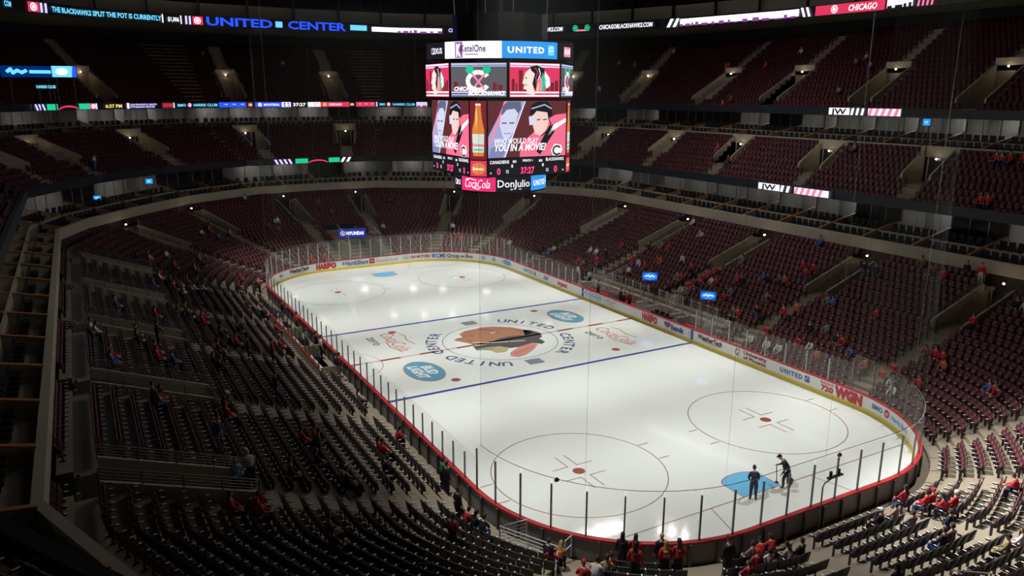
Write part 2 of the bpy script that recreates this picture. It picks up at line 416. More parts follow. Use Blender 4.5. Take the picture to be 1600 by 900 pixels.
# upper ribbon wall, ledge and soffit
mb = MB(); kerb(mb, RIBD, offset(RIBD, .5), 26.95, 28.15, FASC); mb.build('wall_ribbon_beam', kind='structure')
mb = MB(); slab(mb, offset(RIBD, .2), offset(RIBD, 16), 27.15, CONC); mb.build('ceiling_soffit', kind='structure')
mb = MB(); slab(mb, offset(RIBD, .4), offset(RIBD, 3), 28.16, DARK); kerb(mb, offset(RIBD, 2.4), offset(RIBD, 2.7), 28.2, 29.9, CONCL); mb.build('wall_ledge', kind='structure')
mb = MB(); band(mb, offset(RIBD, 8), 28, 36, DARK); band(mb, TOP3, 25.4, 28, DARK); mb.build('wall_upper', kind='structure')
mb = MB()                                           # roof beams and hangers
for k, a in enumerate(np.linspace(0, Loop(RIBD).L, 56, endpoint=False)):
    p, t, n = Loop(RIBD, 60).at(a) if k == 0 else LR.at(a)
    if k == 0: LR = Loop(RIBD, 60)
    c = p-n*1.2; mb.box((c[0], c[1], 32), (.25, .25, 8), BLACK)
mb.build('trim_hangers', kind='structure')
mb = MB()
for x in (-40, -24, -8, 8, 24):
    for (z, h) in ((31.2, .5), (35, .5)): mb.box((x, 0, z), (.5, 110, h), BLACK)
    for k in range(18):
        y0 = -54+k*6; mb.tube([(x, y0, 31.2), (x, y0+3, 35), (x, y0+6, 31.2)], .16, BLACK, 5)
for y in (-22, 22): mb.box((0, y, 32.2), (100, 1.4, .25), DARK)
mb.build('trim_roof_trusses', kind='structure')

# ================================================================= ICE MARKINGS (parts of the ice)
def paint(a, b, o): return (a, b, .004+o)
def mark(name, label=None, **k):
    o = A_.build(name, ice)
    if label: o['label'] = label
    return o
def NA(): 
    global A_
    A_ = Art(paint, seg=99, lift=.0015); return A_
A = NA(); A.rect(7.47, -12.9, 7.77, 12.9, BLUEICE); mark('blue_line')
A = NA(); A.rect(-7.77, -12.9, -7.47, 12.9, BLUEICE); mark('blue_line')
A = NA()
for k in range(17):
    y0 = -12.9+k*25.8/17; A.rect(-.15, y0, .15, y0+25.8/17*(1 if k % 2 == 0 else 1), REDICE if k % 2 == 0 else mat('paint_dash', (.62, .50, .50), .25))
mark('centre_line')
for sx in (-1, 1):
    A = NA(); A.rect(sx*27.13-.03, -12.1, sx*27.13+.03, 12.1, THINRED)
    for sy in (-1, 1): A.line([(sx*27.13, sy*3.35), (sx*30.45, sy*4.27)], .05, THINRED, 1)
    mark('goal_line')
    A = NA()                                        # crease: rounded blue patch with thin red edge
    pts = [(sx*27.10, -1.22), (sx*25.75, -1.22)]+[(sx*(25.75-.62*math.cos(a)), 1.22*math.sin(a)) for a in np.linspace(-1.35, 1.35, 12)]+[(sx*25.75, 1.22), (sx*27.10, 1.22)]
    A.poly(pts if sx < 0 else pts, CREASE, 1); A.line(pts, .05, THINRED, 2); mark('goal_crease')
    for sy in (-1, 1):
        cx, cy = sx*21.03, sy*6.71; A = NA()
        A.ring(cx, cy, 4.57, 4.57, .055, THINRED, n=64); A.disc(cx, cy, .33, .33, REDICE, 2)
        for ux in (-1, 1):
            for uy in (-1, 1):
                A.line([(cx+ux*1.85, cy+uy*.28), (cx+ux*.62, cy+uy*.28), (cx+ux*.62, cy+uy*1.2)], .055, THINRED)
        for ux in (-.9, .9):
            for uy in (-1, 1): A.line([(cx+ux, cy+uy*4.57), (cx+ux, cy+uy*5.2)], .06, THINRED)
        mark('faceoff_circle')
        A = NA(); A.disc(sx*6.10, sy*6.71, .33, .33, mat('paint_dot', (.33, .10, .13), .3)); mark('faceoff_spot')
A = NA(); A.ring(0, 0, 4.57, 4.57, .07, mat('paint_ring', (.25, .27, .40), .3), n=72)
A.ring(0, -12.9, 3.05, 3.05, .05, THINRED, n=30, a0=0, a1=math.pi); mark('centre_circle')
# ring lettering round the centre circle
TXT = mat('paint_letters', (.13, .14, .26), .3)
def arc_text(A, txt, c, cang, r, h, m, step):
    n = len(txt)
    for i, ch in enumerate(txt):
        th = cang-(i-(n-1)/2)*step
        A.text(ch, c[0]+r*math.cos(th), c[1]+r*math.sin(th), h, m, 1, rot=th-math.pi/2, bold=.03)
for txt, (u, v) in (('UNITED', (817, 509)), ('CENTER', (881, 536)), ('UNITED', (750, 562)), ('CENTER', (691, 536))):
    p = hit(u, v, 0); A = NA(); arc_text(A, txt, (0, 0), math.atan2(p[1], p[0]), 5.45, .86, TXT, .165); mark('ice_lettering')
for (u, v) in ((735, 506), (833, 563)):
    p = hit(u, v, 0); th = math.atan2(p[1], p[0]); A = NA(); c_, s_ = math.cos(th), math.sin(th)
    f = lambda x, y: (5.45*c_+x*s_+y*c_, 5.45*s_-x*c_+y*s_)
    A.poly([f(-.6, -.5), f(.6, -.5), f(.6, .5), f(-.6, .5)], GREYICE, 1)
    for q in (-.25, .05, .35): A.line([f(-.5, q-.2), f(0, q), f(.5, q-.05)], .05, mat('paint_pale', (.6, .65, .68), .3), 2)
    mark('ice_logo')
# team head logo, traced at its real place on the ice
def ipoly(A, pts, m, lay=1): A.poly([tuple(hit(640+a/3.3333, 400+b/3.3333, 0)[:2]) for a, b in pts], m, lay)
def iline(A, pts, w, m, lay=3): A.line([tuple(hit(640+a/3.3333, 400+b/3.3333, 0)[:2]) for a, b in pts], w, m, lay)
SKIN_I = mat('paint_skin', (.42, .20, .12), .3); OLIVE = mat('paint_olive', (.45, .40, .20), .3); FEA = mat('paint_feather', (.62, .26, .22), .3); DGR = mat('paint_dark', (.10, .09, .09), .3)
A = NA()
ipoly(A, [(258, 408), (285, 392), (345, 380), (372, 372), (440, 368), (530, 372), (600, 384), (645, 400), (600, 412), (520, 418), (470, 430), (430, 445), (395, 462), (330, 462), (295, 452), (228, 440), (250, 428), (276, 424)], SKIN_I, 1)
ipoly(A, [(430, 445), (470, 430), (520, 418), (600, 412), (590, 384), (630, 386), (680, 400), (690, 420), (675, 430), (706, 446), (690, 458), (640, 452), (600, 470), (520, 480), (450, 478), (395, 490), (350, 492), (330, 470), (395, 462)], DGR, 1)
ipoly(A, [(345, 488), (395, 478), (470, 470), (520, 478), (500, 500), (455, 505), (420, 492)], OLIVE, 2)
ipoly(A, [(540, 492), (580, 470), (640, 452), (668, 460), (650, 485), (610, 512), (570, 526), (528, 522), (524, 505)], FEA, 2)
for L_ in ([(280, 420), (310, 416), (330, 420)], [(360, 385), (400, 382), (440, 390)], [(440, 400), (470, 398)], [(560, 385), (600, 400), (650, 405)], [(300, 440), (340, 446)], [(540, 510), (600, 488), (645, 468)], [(380, 486), (440, 484)]):
    iline(A, L_, .09, DGR if L_[0][1] != 510 else mat('paint_feather_dark', (.4, .1, .1), .3))
iline(A, [(425, 402), (445, 398)], .2, mat('paint_pale2', (.75, .72, .68), .3)); iline(A, [(330, 450), (420, 452), (520, 446), (600, 440)], .14, mat('paint_pale2', (.75, .72, .68), .3))
mark('ice_logo')
# sponsor marks
BUDB = mat('paint_bud', (.13, .33, .46), .3); PW = mat('paint_white', (.75, .79, .80), .3); COKE = mat('paint_coke', (.60, .22, .18), .3)
for (u, v) in ((663, 580), (883, 494)):
    p = hit(u, v, 0); A = NA()
    A.disc(p[0], p[1], 2.15, 1.35, mat('paint_steel', (.25, .30, .34), .3), 1, 36); A.disc(p[0], p[1], 2.0, 1.2, BUDB, 2, 36)
    A.text('BUD', p[0]-.1, p[1]+.48, .72, PW, 3, width=1.8, bold=.05, shear=.2); A.text('LIGHT', p[0], p[1]-.42, .72, PW, 3, width=2.7, bold=.05, shear=.2); mark('ice_advert')
for (u, v) in ((612, 535), (958, 525)):
    p = hit(u, v, 0); A = NA()
    A.text('CocaCola', p[0], p[1]+.35, 1.15, COKE, 1, width=4.8, bold=.0, shear=.2)
    A.line([(p[0]-2.0, p[1]+1.3), (p[0]-1.2, p[1]+1.55), (p[0], p[1]+1.25), (p[0]+1.2, p[1]+1.45)], .1, COKE); A.line([(p[0]-.4, p[1]-.35), (p[0]+1, p[1]-.5), (p[0]+2.6, p[1]-.1)], .1, COKE)
    A.text('zero', p[0]-.9, p[1]-1.05, .85, DGR, 1, width=2.1, bold=.01); mark('ice_advert')

# ================================================================= BOARDS
BL = Loop(BOARD)
GAPR = (-8.4, 7.7)                                   # bench openings on the right-hand side
sR0, sR1 = BL.near(-8.4, 12.95), BL.near(7.9, 12.95)
segs = [('dasher_boards', BL.near(-29.4, -10.5)-BL.L*0, BL.near(-26, 12.2), 'far end'), ]
def seg_pts(a0, a1, out, z, ds=.4):
    if a1 < a0: a1 += BL.L
    n = max(2, int(math.ceil((a1-a0)/ds))+1)
    return [tuple(BL.at(a, out, z)[0]) for a in np.linspace(a0, a1, n)]
s_fl, s_fr = BL.near(-21.95, -12.95), BL.near(-21.95, 12.95)
s_nr, s_nl = BL.near(21.95, 12.95), BL.near(21.95, -12.95)
s_bR0, s_bR1 = BL.near(-8.2, 12.95), BL.near(7.9, 12.95)
SECT = [('white dasher boards with adverts curving round the far end, tall clear glass on top', s_fl, s_fr, 3.35, 1.2, POSTL),
        ('white dasher boards on the right side between the far corner and the players benches', s_fr, s_bR0, 2.75, 1.22, POSTL),
        ('low white dasher boards without glass in front of the players benches', s_bR0, s_bR1, 0, 0, POSTL),
        ('white dasher boards on the right side nearest the camera, with glass on top', s_bR1, s_nr, 2.75, 1.72, POSTL),
        ('near end dasher boards seen from behind, with red cap and tall glass on dark posts', s_nr, s_nl, 3.35, 1.55, POST),
        ('long straight left dasher boards with red cap and a row of dark glass posts', s_nl, s_fl, 2.65, 1.28, POST)]
boards = []
for lab, a0, a1, gh, sp, pm in SECT:
    if a1 < a0: a1 += BL.L
    b = thing('dasher_boards', lab, 'rink boards', tuple(BL.at((a0+a1)/2)[0])); off = np.array(b.location)
    boards.append((b, a0, a1))
    def add(mb, name, **k):
        mb.v = [tuple(np.array(v)-off) for v in mb.v]; o = mb.build(name, b)
        for kk, vv in k.items(): o[kk] = vv
        return o
    mb = MB(); mb.strip(seg_pts(a0, a1, .02, 0), seg_pts(a0, a1, .02, .24), YEL); mb.strip(seg_pts(a0, a1, .02, .24), seg_pts(a0, a1, .0, .25), YEL); add(mb, 'kick_plate')
    mb = MB(); mb.strip(seg_pts(a0, a1, 0, .24), seg_pts(a0, a1, 0, 1.03), WHITE)
    BK = mat('board_back', (.20, .19, .19), .5)
    mb.strip(seg_pts(a0, a1, -.14, 1.03), seg_pts(a0, a1, -.14, .0), BK); add(mb, 'board_panel')
    mb = MB()
    for (o0, zz0, o1, zz1) in ((.02, 1.03, .02, 1.09), (.02, 1.09, -.2, 1.09), (-.2, 1.09, -.2, .98), (-.2, .98, .02, 1.03)):
        mb.strip(seg_pts(a0, a1, o0, zz0), seg_pts(a0, a1, o1, zz1), RED)
    add(mb, 'cap_rail', label='red top rail')
    if pm is POST:
        n = int((a1-a0)/1.2)
        for k in range(n):
            mb = MB(); p, t, nn = BL.at(a0+(k+.5)*(a1-a0)/n, -.22); mb.box((p[0], p[1], .5), (.12, .09, 1.0), METAL, np.array([t, nn, [0, 0, 1]])); add(mb, 'support_post')
    if gh:
        n = int(round((a1-a0)/sp)); st = (a1-a0)/n
        for k in range(n):
            q0, q1 = a0+k*st+.03, a0+(k+1)*st-.03
            mb = MB(); m_ = 1 if sp < 9 else 1
            P0 = seg_pts(q0, q1, -.07, 1.09, 1.3); P1 = seg_pts(q0, q1, -.07, gh, 1.3); Q0 = seg_pts(q0, q1, -.085, 1.09, 1.3); Q1 = seg_pts(q0, q1, -.085, gh, 1.3)
            mb.strip(P0, P1, GLASS); mb.strip(P1, Q1, GLASSE); add(mb, 'glass_pane')
        for k in range(n+1):
            p, t, nn = BL.at(a0+k*st, -.08); hh = gh-.22-(0 if gh > 3 else .0)
            mb = MB(); mb.box((p[0], p[1], (1.05+hh)/2), (.065 if pm is POST else .05, .07, hh-1.05), pm, np.array([t, nn, [0, 0, 1]])); add(mb, 'glass_post')
# adverts on the inner faces (parts of the boards they are fixed to)
def on_boards(a, b, o): p = BL.at(a, .006+o)[0]; return (p[0], p[1], b)
def owner(a):
    for b, a0, a1 in boards:
        if a0 <= a <= a1 or a0 <= a+BL.L <= a1: return b
    return boards[0][0]
def advert(u, v, draw):
    h_ = hit(u, v, .65); s = BL.near(h_[0], h_[1]); A = Art(on_boards, .4, .006); draw(A, s)
    b = owner(s); off = np.array(b.location); A.mb.v = [tuple(np.array(q)-off) for q in A.mb.v]; A.build('advert', b)
INK = mat('ink_black', (.05, .05, .06), .5); INKB = mat('ink_blue', (.05, .10, .35), .5); INKR = mat('ink_red', (.55, .05, .06), .5); INKL = mat('ink_light_blue', (.10, .35, .70), .5); INKM = mat('ink_maroon', (.30, .03, .07), .5); INKG = mat('ink_grey', (.35, .36, .38), .5)
def d_wt(A, s): A.text('WeatherTech', s, .74, .36, INK, 1, 2.6, .05, .15); A.rect(s-.9, .47, s+1.2, .51, INKR); A.rect(s-.7, .38, s+.9, .41, INKG)
def d_har(A, s): A.text('HARIBO', s, .64, .56, INKR, 1, 2.3, .09)
def d_ns(A, s): A.text('NorthShore', s+.2, .68, .42, INKB, 1, 2.6, .03); A.disc(s-1.35, .68, .17, .17, INKL); A.rect(s-.9, .41, s+1.3, .44, INKB)
def d_fb(A, s): A.rect(s-1.7, .38, s-1.1, .93, INKR); A.rect(s-1.55, .62, s-1.25, .70, PW, 2); A.text('financial bank', s+.4, .64, .4, INKG, 1, 2.6, .0)
def d_kia(A, s): A.ring(s-1.1, .64, .42, .2, .05, INKG, n=24); A.text('KIA', s-1.1, .64, .2, INKG, 1, .5); A.text('KIA MOTORS', s+.55, .64, .3, INKM, 1, 2.2, .04)
def d_cme(A, s): A.disc(s-1.45, .65, .24, .24, INKL); A.text('CME Group', s+.2, .65, .46, INKB, 1, 2.7, .03)
def d_mc(A, s): A.disc(s, .84, .1, .1, INK, n=10); A.text('MAC.GREGOR', s, .60, .24, INK, 1, 1.5, .05)
def d_att(A, s):
    A.disc(s, .65, .25, .25, INKL)
    for q in (-.12, 0, .12): A.rect(s-.2, .64+q, s+.12, .67+q, WHITE, 2)
def d_bl(A, s): A.disc(s, .65, .95, .27, INKL, n=30); A.text('BudLight', s, .65, .3, PW, 2, 1.5, .04, .2)
def d_un(A, s):
    A.text('UNITED', s-.3, .64, .32, INKB, 1, 1.9, .04, space=1.25); A.rect(s+.85, .44, s+1.25, .86, INKB)
    for q in (0, .12): A.line([(s+.88, .5+q), (s+1.05, .72+q*.7), (s+1.22, .62+q)], .03, WHITE, 2)
def d_aaa(A, s):
    for q in (-.4, -.1, .2): A.poly([(s+q-.1, .42), (s+q+.14, .42), (s+q+.32, .88), (s+q+.2, .88)], INKB)
def d_imp(A, s): A.text('impact', s, .66, .42, INKR, 1, 1.7, .06); A.rect(s-.8, .40, s+.8, .43, INKG)
def d_cross(A, s):
    for k in range(6):
        c = s-1.35+k*.54; A.rect(c-.07, .42, c+.07, .92, INKL); A.rect(c-.23, .60, c+.23, .74, INKL); A.disc(c, .67, .1, .1, WHITE, 2, 10)
def d_dim(A, s): A.line([(s-.7, .7), (s-.3, .78), (s+.1, .68), (s+.7, .74)], .07, INKG, 1); A.line([(s-.5, .5), (s+.5, .5)], .05, INKG, 1)
def d_aribo(A, s): A.text('HARIBO', s-.1, .64, .56, INKR, 1, 2.0, .09)
def d_usb(A, s): A.poly([(s-1.5, .9), (s-.75, .9), (s-.75, .6), (s-1.1, .42), (s-1.5, .6)], INKB); A.text('us', s-1.12, .72, .25, INKR, 2, .5, .08); A.text('bank', s+.15, .64, .42, INKB, 1, 1.6, .06); A.ring(s+1.5, .64, .1, .22, .04, INKG, n=16)
def d_uop(A, s):
    A.ring(s-1.4, .66, .26, .26, .07, INKM, n=14, a0=.6, a1=5.4); A.ring(s-1.3, .55, .15, .15, .05, INKM, n=10, a0=.5, a1=4.5)
    A.text('University', s+.25, .82, .26, INKM, 1, 2.2, .04); A.text('of Phoenix', s+.25, .47, .26, INKM, 1, 2.2, .04)
def d_wgn(A, s): A.text('RADIO', s-1.2, .86, .17, INKR, 1, .95, .03); A.text('720', s-1.15, .52, .36, INKR, 1, .95, .05); A.text('WGN', s+.45, .63, .62, INKR, 1, 2.1, .09)
def d_bmo(A, s): A.text('BMO', s-1.0, .66, .3, INKB, 1, .9, .03); A.disc(s-.15, .66, .25, .25, INKR); A.rect(s-.27, .66, s-.03, .71, WHITE, 2); A.rect(s-.27, .57, s-.03, .61, WHITE, 2); A.text('Harris Bank', s+1.25, .64, .28, INKL, 1, 1.9, .02)
def d_sm(A, s): A.text('BMO', s, .66, .25, INKB, 1, .6, .03)
for u, v, d in ((1113, 533, d_wt), (1178, 558, d_uop), (1244, 584, d_un), (1320, 613, d_wgn), (1400, 648, d_bmo), (1017, 497, d_aribo), (1057, 513, d_usb), (928, 461, d_cross), (962, 472, d_dim), (886, 443, d_imp),
                (852, 434, d_aaa), (828, 424, d_un), (797, 410, d_bl), (757, 402, d_att), (773, 405, d_att), (730, 400, d_mc), (697, 399, d_cme), (650, 401, d_kia), (600, 406, d_fb), (555, 410, d_ns), (507, 414, d_har), (462, 422, d_wt), (434, 431, d_sm)):
    advert(u, v, d)
# blue posts where the blue lines meet the boards
for sx in (-1, 1):
    A = Art(on_boards, .4, .006); s = BL.near(sx*7.62, 12.95); A.rect(s-.15, .02, s+.15, 1.03, INKB, 1)
    b = owner(s); A.mb.v = [tuple(np.array(q)-np.array(b.location)) for q in A.mb.v]; A.build('blue_line_mark', b)

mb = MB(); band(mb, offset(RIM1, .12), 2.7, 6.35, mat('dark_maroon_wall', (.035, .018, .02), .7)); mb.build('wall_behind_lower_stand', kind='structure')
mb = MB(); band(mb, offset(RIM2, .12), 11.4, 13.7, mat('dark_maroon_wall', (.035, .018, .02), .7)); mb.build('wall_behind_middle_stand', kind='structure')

# ================================================================= HANGING SCOREBOARD
sb = thing('center_scoreboard', 'big eight-sided video scoreboard hanging above centre ice', 'scoreboard', (0, 0, 12.0)); SBO = np.array([0, 0, 12.0])
def sbuild(mb, name, label=None, parent=None):
    mb.v = [tuple(np.array(v)-SBO) for v in mb.v]; o = mb.build(name, parent or sb)
    if label: o['label'] = label
    return o
def prism(mb, pts, z0, z1, m, pts1=None):
    pts1 = pts1 or pts; n = len(pts)
    for i in range(n):
        j = (i+1) % n; mb.face([(*pts[i], z0), (*pts[j], z0), (*pts1[j], z1), (*pts1[i], z1)], m)
    mb.face([(*p, z0) for p in pts][::-1], m); mb.face([(*p, z1) for p in pts1], m)
ngon = lambda r, n, a=0: [(r*math.cos(2*math.pi*i/n+a), r*math.sin(2*math.pi*i/n+a)) for i in range(n)]
sq = lambda h, q: [(h, -q), (h, q), (q, h), (-q, h), (-h, q), (-h, -q), (-q, -h), (q, -h)]
mb = MB(); prism(mb, ngon(5.25, 64), 21.0, 22.35, BLACK); prism(mb, ngon(3.4, 12), 22.35, 24.2, BLACK); prism(mb, ngon(4.4, 8, math.pi/8), 20.95, 21.0, BLACK); sbuild(mb, 'top_ring')
mb = MB(); prism(mb, ngon(4.95/math.cos(math.pi/8), 8, math.pi/8), 18.5, 20.98, BLACK); sbuild(mb, 'upper_body')
mb = MB(); prism(mb, sq(4.05, 3.17), 13.3, 18.48, BLACK); sbuild(mb, 'lower_body')
mb = MB(); prism(mb, ngon(3.4, 48), 12.02, 13.28, BLACK); sbuild(mb, 'bottom_ring')
mb = MB()
for (x, y) in ((3, 3), (3, -3), (-3, 3), (-3, -3)): mb.tube([(x*.8, y*.8, 24.1), (x, y, 36)], .04, METAL)
mb.tube([(0, 0, 24.1), (0, 0, 36)], .25, BLACK); sbuild(mb, 'hoist_cables')
L_W = em('white', (.95, .93, 1.0), 1.25); L_BLUE = em('united_blue', (.03, .28, .75), 1.3); L_K = em('black', (.012, .012, .016), 1); L_R = em('red', (.78, .04, .12), 1.1)
L_PINK = em('pink', (1.0, .25, .45), 1.1); L_DB = em('deep_blue', (.02, .07, .75), 1.5); L_CY = em('cyan', (.15, .62, .95), 1.3); L_GR = em('green', (.02, .62, .32), 1.0); L_LAV = em('lavender', (.55, .50, 1.0), 1.5)
L_SK = em('skin', (.85, .55, .45), 1); L_GY = em('slate', (.12, .12, .14), 1); L_DR = em('dark_red', (.22, .02, .03), 1); L_YE = em('yellow', (.95, .75, .25), 1); L_PB = em('pale_blue', (.45, .55, .80), 1); L_PU = em('purple', (.30, .08, .35), 1)
L_WH2 = em('bright', (.85, .88, 1.0), 2.2); L_AM = em('amber', (.80, .25, .05), 1)
def cylmap(r, z0): return lambda a, b, o: ((r+.01+o)*math.cos(a/r), (r+.01+o)*math.sin(a/r), z0+b)
def facemap(ap, deg, z0):
    p = math.radians(deg); return lambda a, b, o: ((ap+.012+o)*math.cos(p)-a*math.sin(p), (ap+.012+o)*math.sin(p)+a*math.cos(p), z0+b)
def sad(r, z, a0, a1, draw, h, bg):
    f = cylmap(r, z); A = Art(f, .3, .008); s0, s1 = math.radians(a0)*r, math.radians(a1)*r
    A.rect(s0, 0, s1, h, bg, 0); draw(A, (s0+s1)/2, h/2, s1-s0, h); sbuild(A.mb, 'advert_screen')
def a_ketel(A, c, m, w, h): A.rect(c-w*.28, .04, c-w*.14, h-.04, L_PU); A.text('K', c-w*.21, m, h*.7, L_W, 2, .4, .06); A.text('KetelOne', c+w*.04, m+.1, h*.42, em('ink', (.06, .03, .12)), 2, w*.42); A.rect(c-w*.1, m-.32, c+w*.12, m-.26, L_PU)
def a_united(A, c, m, w, h):
    A.text('UNITED', c-w*.1, m, h*.36, L_W, 2, w*.62, .04, space=1.2); A.rect(c+w*.29, m-h*.3, c+w*.42, m+h*.3, L_CY)
    for q in (-.12, .06): A.line([(c+w*.30, m+q*h), (c+w*.36, m+q*h+.15), (c+w*.41, m+q*h+.08)], .05, L_W, 2)
def a_lexus(A, c, m, w, h): A.ring(c+w*.12, m, .28, .22, .05, L_LAV, n=16); A.text('LEXUS', c+w*.28, m, h*.34, L_W, 2, w*.3, .02)
def a_sharp(A, c, m, w, h): A.rect(c-w*.3, m-h*.32, c-w*.02, m+h*.28, L_PINK); A.text('SHARP', c-w*.16, m, h*.3, L_W, 2, w*.24, .04)
def a_coke(A, c, m, w, h): A.text('CocaCola', c, m+.02, h*.6, L_W, 2, w*.72, .0, .35); A.line([(c-w*.34, m+h*.25), (c-w*.2, m+h*.33), (c, m+h*.22)], .05, L_W); A.line([(c-w*.1, m-h*.3), (c+.1, m-h*.36), (c+w*.32, m-h*.24)], .05, L_W)
def a_don(A, c, m, w, h): A.text('DonJulio', c, m+.05, h*.5, L_W, 2, w*.9, .01); A.line([(c-.3, m-.38), (c+.5, m-.36)], .05, L_W)
for k in range(2):
    o = k*180
    sad(5.25, 21.13, -73+o, -27+o, a_ketel, 1.08, L_W); sad(5.25, 21.13, -27+o, 19+o, a_united, 1.08, L_BLUE)
    sad(5.25, 21.13, 19+o, 63+o, a_sharp, 1.08, L_K); sad(5.25, 21.13, -117+o, -73+o, a_lexus, 1.08, L_K)
    sad(3.4, 12.14, -82+o, -33.5+o, a_coke, 1.05, em('coke', (.85, .03, .18), 1.1)); sad(3.4, 12.14, -33.5+o, 12+o, a_don, 1.05, L_K)
    sad(3.4, 12.14, 12+o, 56+o, a_united, 1.05, L_BLUE); sad(3.4, 12.14, -124+o, -82+o, a_lexus, 1.05, L_K)
def nz(pts, x0, x1, y0, y1, W_, H_):                 # crop pixels -> face metres
    return [((x-x0)/(x1-x0)*W_-W_/2, (y1-y)/(y1-y0)*H_) for x, y in pts]
def chief(A, W_, H_):
    N = lambda *p: nz(p, 515, 770, 185, 362, W_, H_)
    A.rect(-W_/2, 0, W_/2, H_, L_R, 0)
    for (a, b, t) in ((525, 540, 268), (545, 552, 290), (560, 580, 222), (583, 600, 280), (700, 716, 265), (722, 740, 285), (744, 762, 275)): A.poly(N((a, 330), (b, 330), (b, t), (a, t)), L_DR)
    for y in (188, 200, 333, 350): A.poly(N((517, y+8), (768, y+8), (768, y), (517, y)), L_W if y != 200 else L_LAV, 2)
    A.poly(N((600, 345), (640, 350), (640, 300), (680, 215), (670, 200), (640, 196), (615, 215), (592, 235), (585, 262), (577, 290), (588, 296), (583, 318), (600, 325)), em('face', (.93, .80, .72), 1.1), 3)
    A.poly(N((615, 205), (650, 196), (690, 215), (690, 240), (665, 260), (650, 300), (640, 330), (628, 290), (640, 240), (622, 225)), L_K, 4)
    A.line(N((640, 210), (655, 230), (645, 260), (650, 300)), .06, L_R, 5); A.line(N((660, 212), (668, 240), (655, 275)), .06, L_W, 5)
    for pts, c in ((((690, 225), (716, 262), (720, 300), (700, 318), (690, 280)), L_W), (((680, 232), (700, 275), (690, 325), (678, 330), (672, 290)), L_GR), (((668, 250), (680, 285), (676, 330), (664, 334), (656, 300)), L_PINK), (((655, 270), (662, 300), (658, 335), (648, 330)), L_YE)): A.poly(N(*pts), c, 5)
    A.disc(*N((596, 262))[0], .06, .05, L_K, 6, 8); A.line(N((583, 300), (600, 298)), .05, L_R, 6)
def clogo(A, W_, H_):
    N = lambda *p: nz(p, 203, 490, 190, 362, W_, H_)
    A.rect(-W_/2, 0, W_/2, H_, L_GY, 0)
    for y in (194, 204, 335, 348): A.poly(N((205, y+6), (488, y+6), (488, y), (205, y)), L_LAV if y in (194, 335) else L_PB, 1)
    for (a, b, t) in ((218, 240, 285), (250, 262, 305), (420, 440, 290), (446, 470, 300)): A.poly(N((a, 330), (b, 330), (b, t), (a, t)), L_DR)
    c = N((345, 282))[0]; A.ring(c[0], c[1], .88, .72, .3, em('cream', (.95, .85, .80), 1.2), 2, 30, .55, 5.75)
    A.line(N((310, 240), (375, 320)), .13, L_PINK, 3); A.line(N((385, 238), (318, 320)), .13, L_PINK, 3)
    for q in (-1, 1): A.poly(N((345+q*22, 222), (345+q*32, 205), (345+q*58, 206), (345+q*66, 228), (345+q*52, 246), (345+q*30, 243)), L_GR, 4)
    p = N((275, 320))[0]; A.text('CHICAGO', p[0]+.05, p[1], .26, L_W, 5, 1.6, .05, .25); p = N((388, 342))[0]; A.text('BLACKHAWKS', p[0], p[1], .27, L_W, 5, 2.6, .05, .25)
def video(A, W_, H_):
    N = lambda *p: nz(p, 400, 795, 380, 668, W_, H_)
    A.rect(-W_/2, 0, W_/2, H_, em('video_bg', (.13, .03, .035), 1), 0)
    A.poly(N((400, 668), (400, 560), (488, 382), (582, 382), (480, 668)), em('video_blue', (.40, .44, .72), 1.0), 1)
    A.poly(N((402, 600), (478, 382), (490, 382), (412, 600)), L_PINK, 2)
    A.poly(N((470, 560), (455, 500), (465, 440), (480, 410), (520, 400), (548, 430), (540, 480), (528, 530), (505, 565), (485, 580)), em('video_face', (.66, .68, .88), 1.1), 2)
    A.poly(N((462, 450), (470, 405), (495, 384), (560, 384), (562, 420), (548, 445), (530, 420), (490, 425), (470, 450)), em('video_hair', (.14, .15, .26), 1), 3)
    for x in (478, 515): A.line(N((x-10, 492), (x+10, 492)), .1, em('video_hair', (.14, .15, .26), 1), 4)
    A.line(N((478, 545), (508, 545)), .08, em('video_lip', (.4, .35, .5), 1), 4); A.poly(N((400, 668), (412, 620), (450, 600), (482, 640), (470, 668)), em('video_shirt', (.25, .28, .5), 1), 3)
    A.line(N((582, 384), (482, 666)), .06, L_W, 3)
    A.poly(N((556, 668), (560, 600), (615, 552), (690, 480), (740, 452), (795, 446), (795, 668)), em('jersey', (.90, .16, .28), 1.15), 2)
    A.poly(N((640, 640), (700, 520), (728, 500), (735, 540), (660, 660)), L_K, 3); A.poly(N((700, 560), (728, 505), (795, 470), (795, 490), (735, 530)), L_W, 3)
    A.poly(N((618, 455), (625, 430), (700, 425), (706, 480), (690, 530), (660, 560), (632, 550), (620, 500)), em('player_face', (.90, .60, .55), 1.15), 4)
    A.poly(N((606, 450), (612, 405), (645, 384), (690, 384), (718, 410), (720, 455), (700, 470), (695, 440), (640, 432), (620, 455)), L_K, 5)
    A.line(N((615, 420), (680, 400), (716, 420)), .09, L_PB, 6); A.line(N((700, 470), (715, 500), (690, 540), (665, 562)), .08, L_K, 6)
    A.poly(N((600, 460), (640, 455), (640, 500), (604, 505)), em('visor', (.75, .70, .85), 1.1), 5)
    for x in (650, 682): A.line(N((x-8, 478), (x+8, 476)), .07, L_K, 6)
    p = N((540, 583))[0]; A.text('WHO WOULD PLAY', p[0], p[1], .36, L_W, 7, 3.5, .02, .2); p = N((560, 616))[0]; A.text('YOU IN A MOVIE?', p[0], p[1], .48, L_W, 7, 4.1, .03, .2)
    A.poly(N((716, 640), (735, 605), (770, 612), (778, 640), (760, 668), (730, 668)), L_W, 6); A.ring(*N((748, 640))[0], .38, .36, .13, L_K, 7, 20, .6, 5.6)
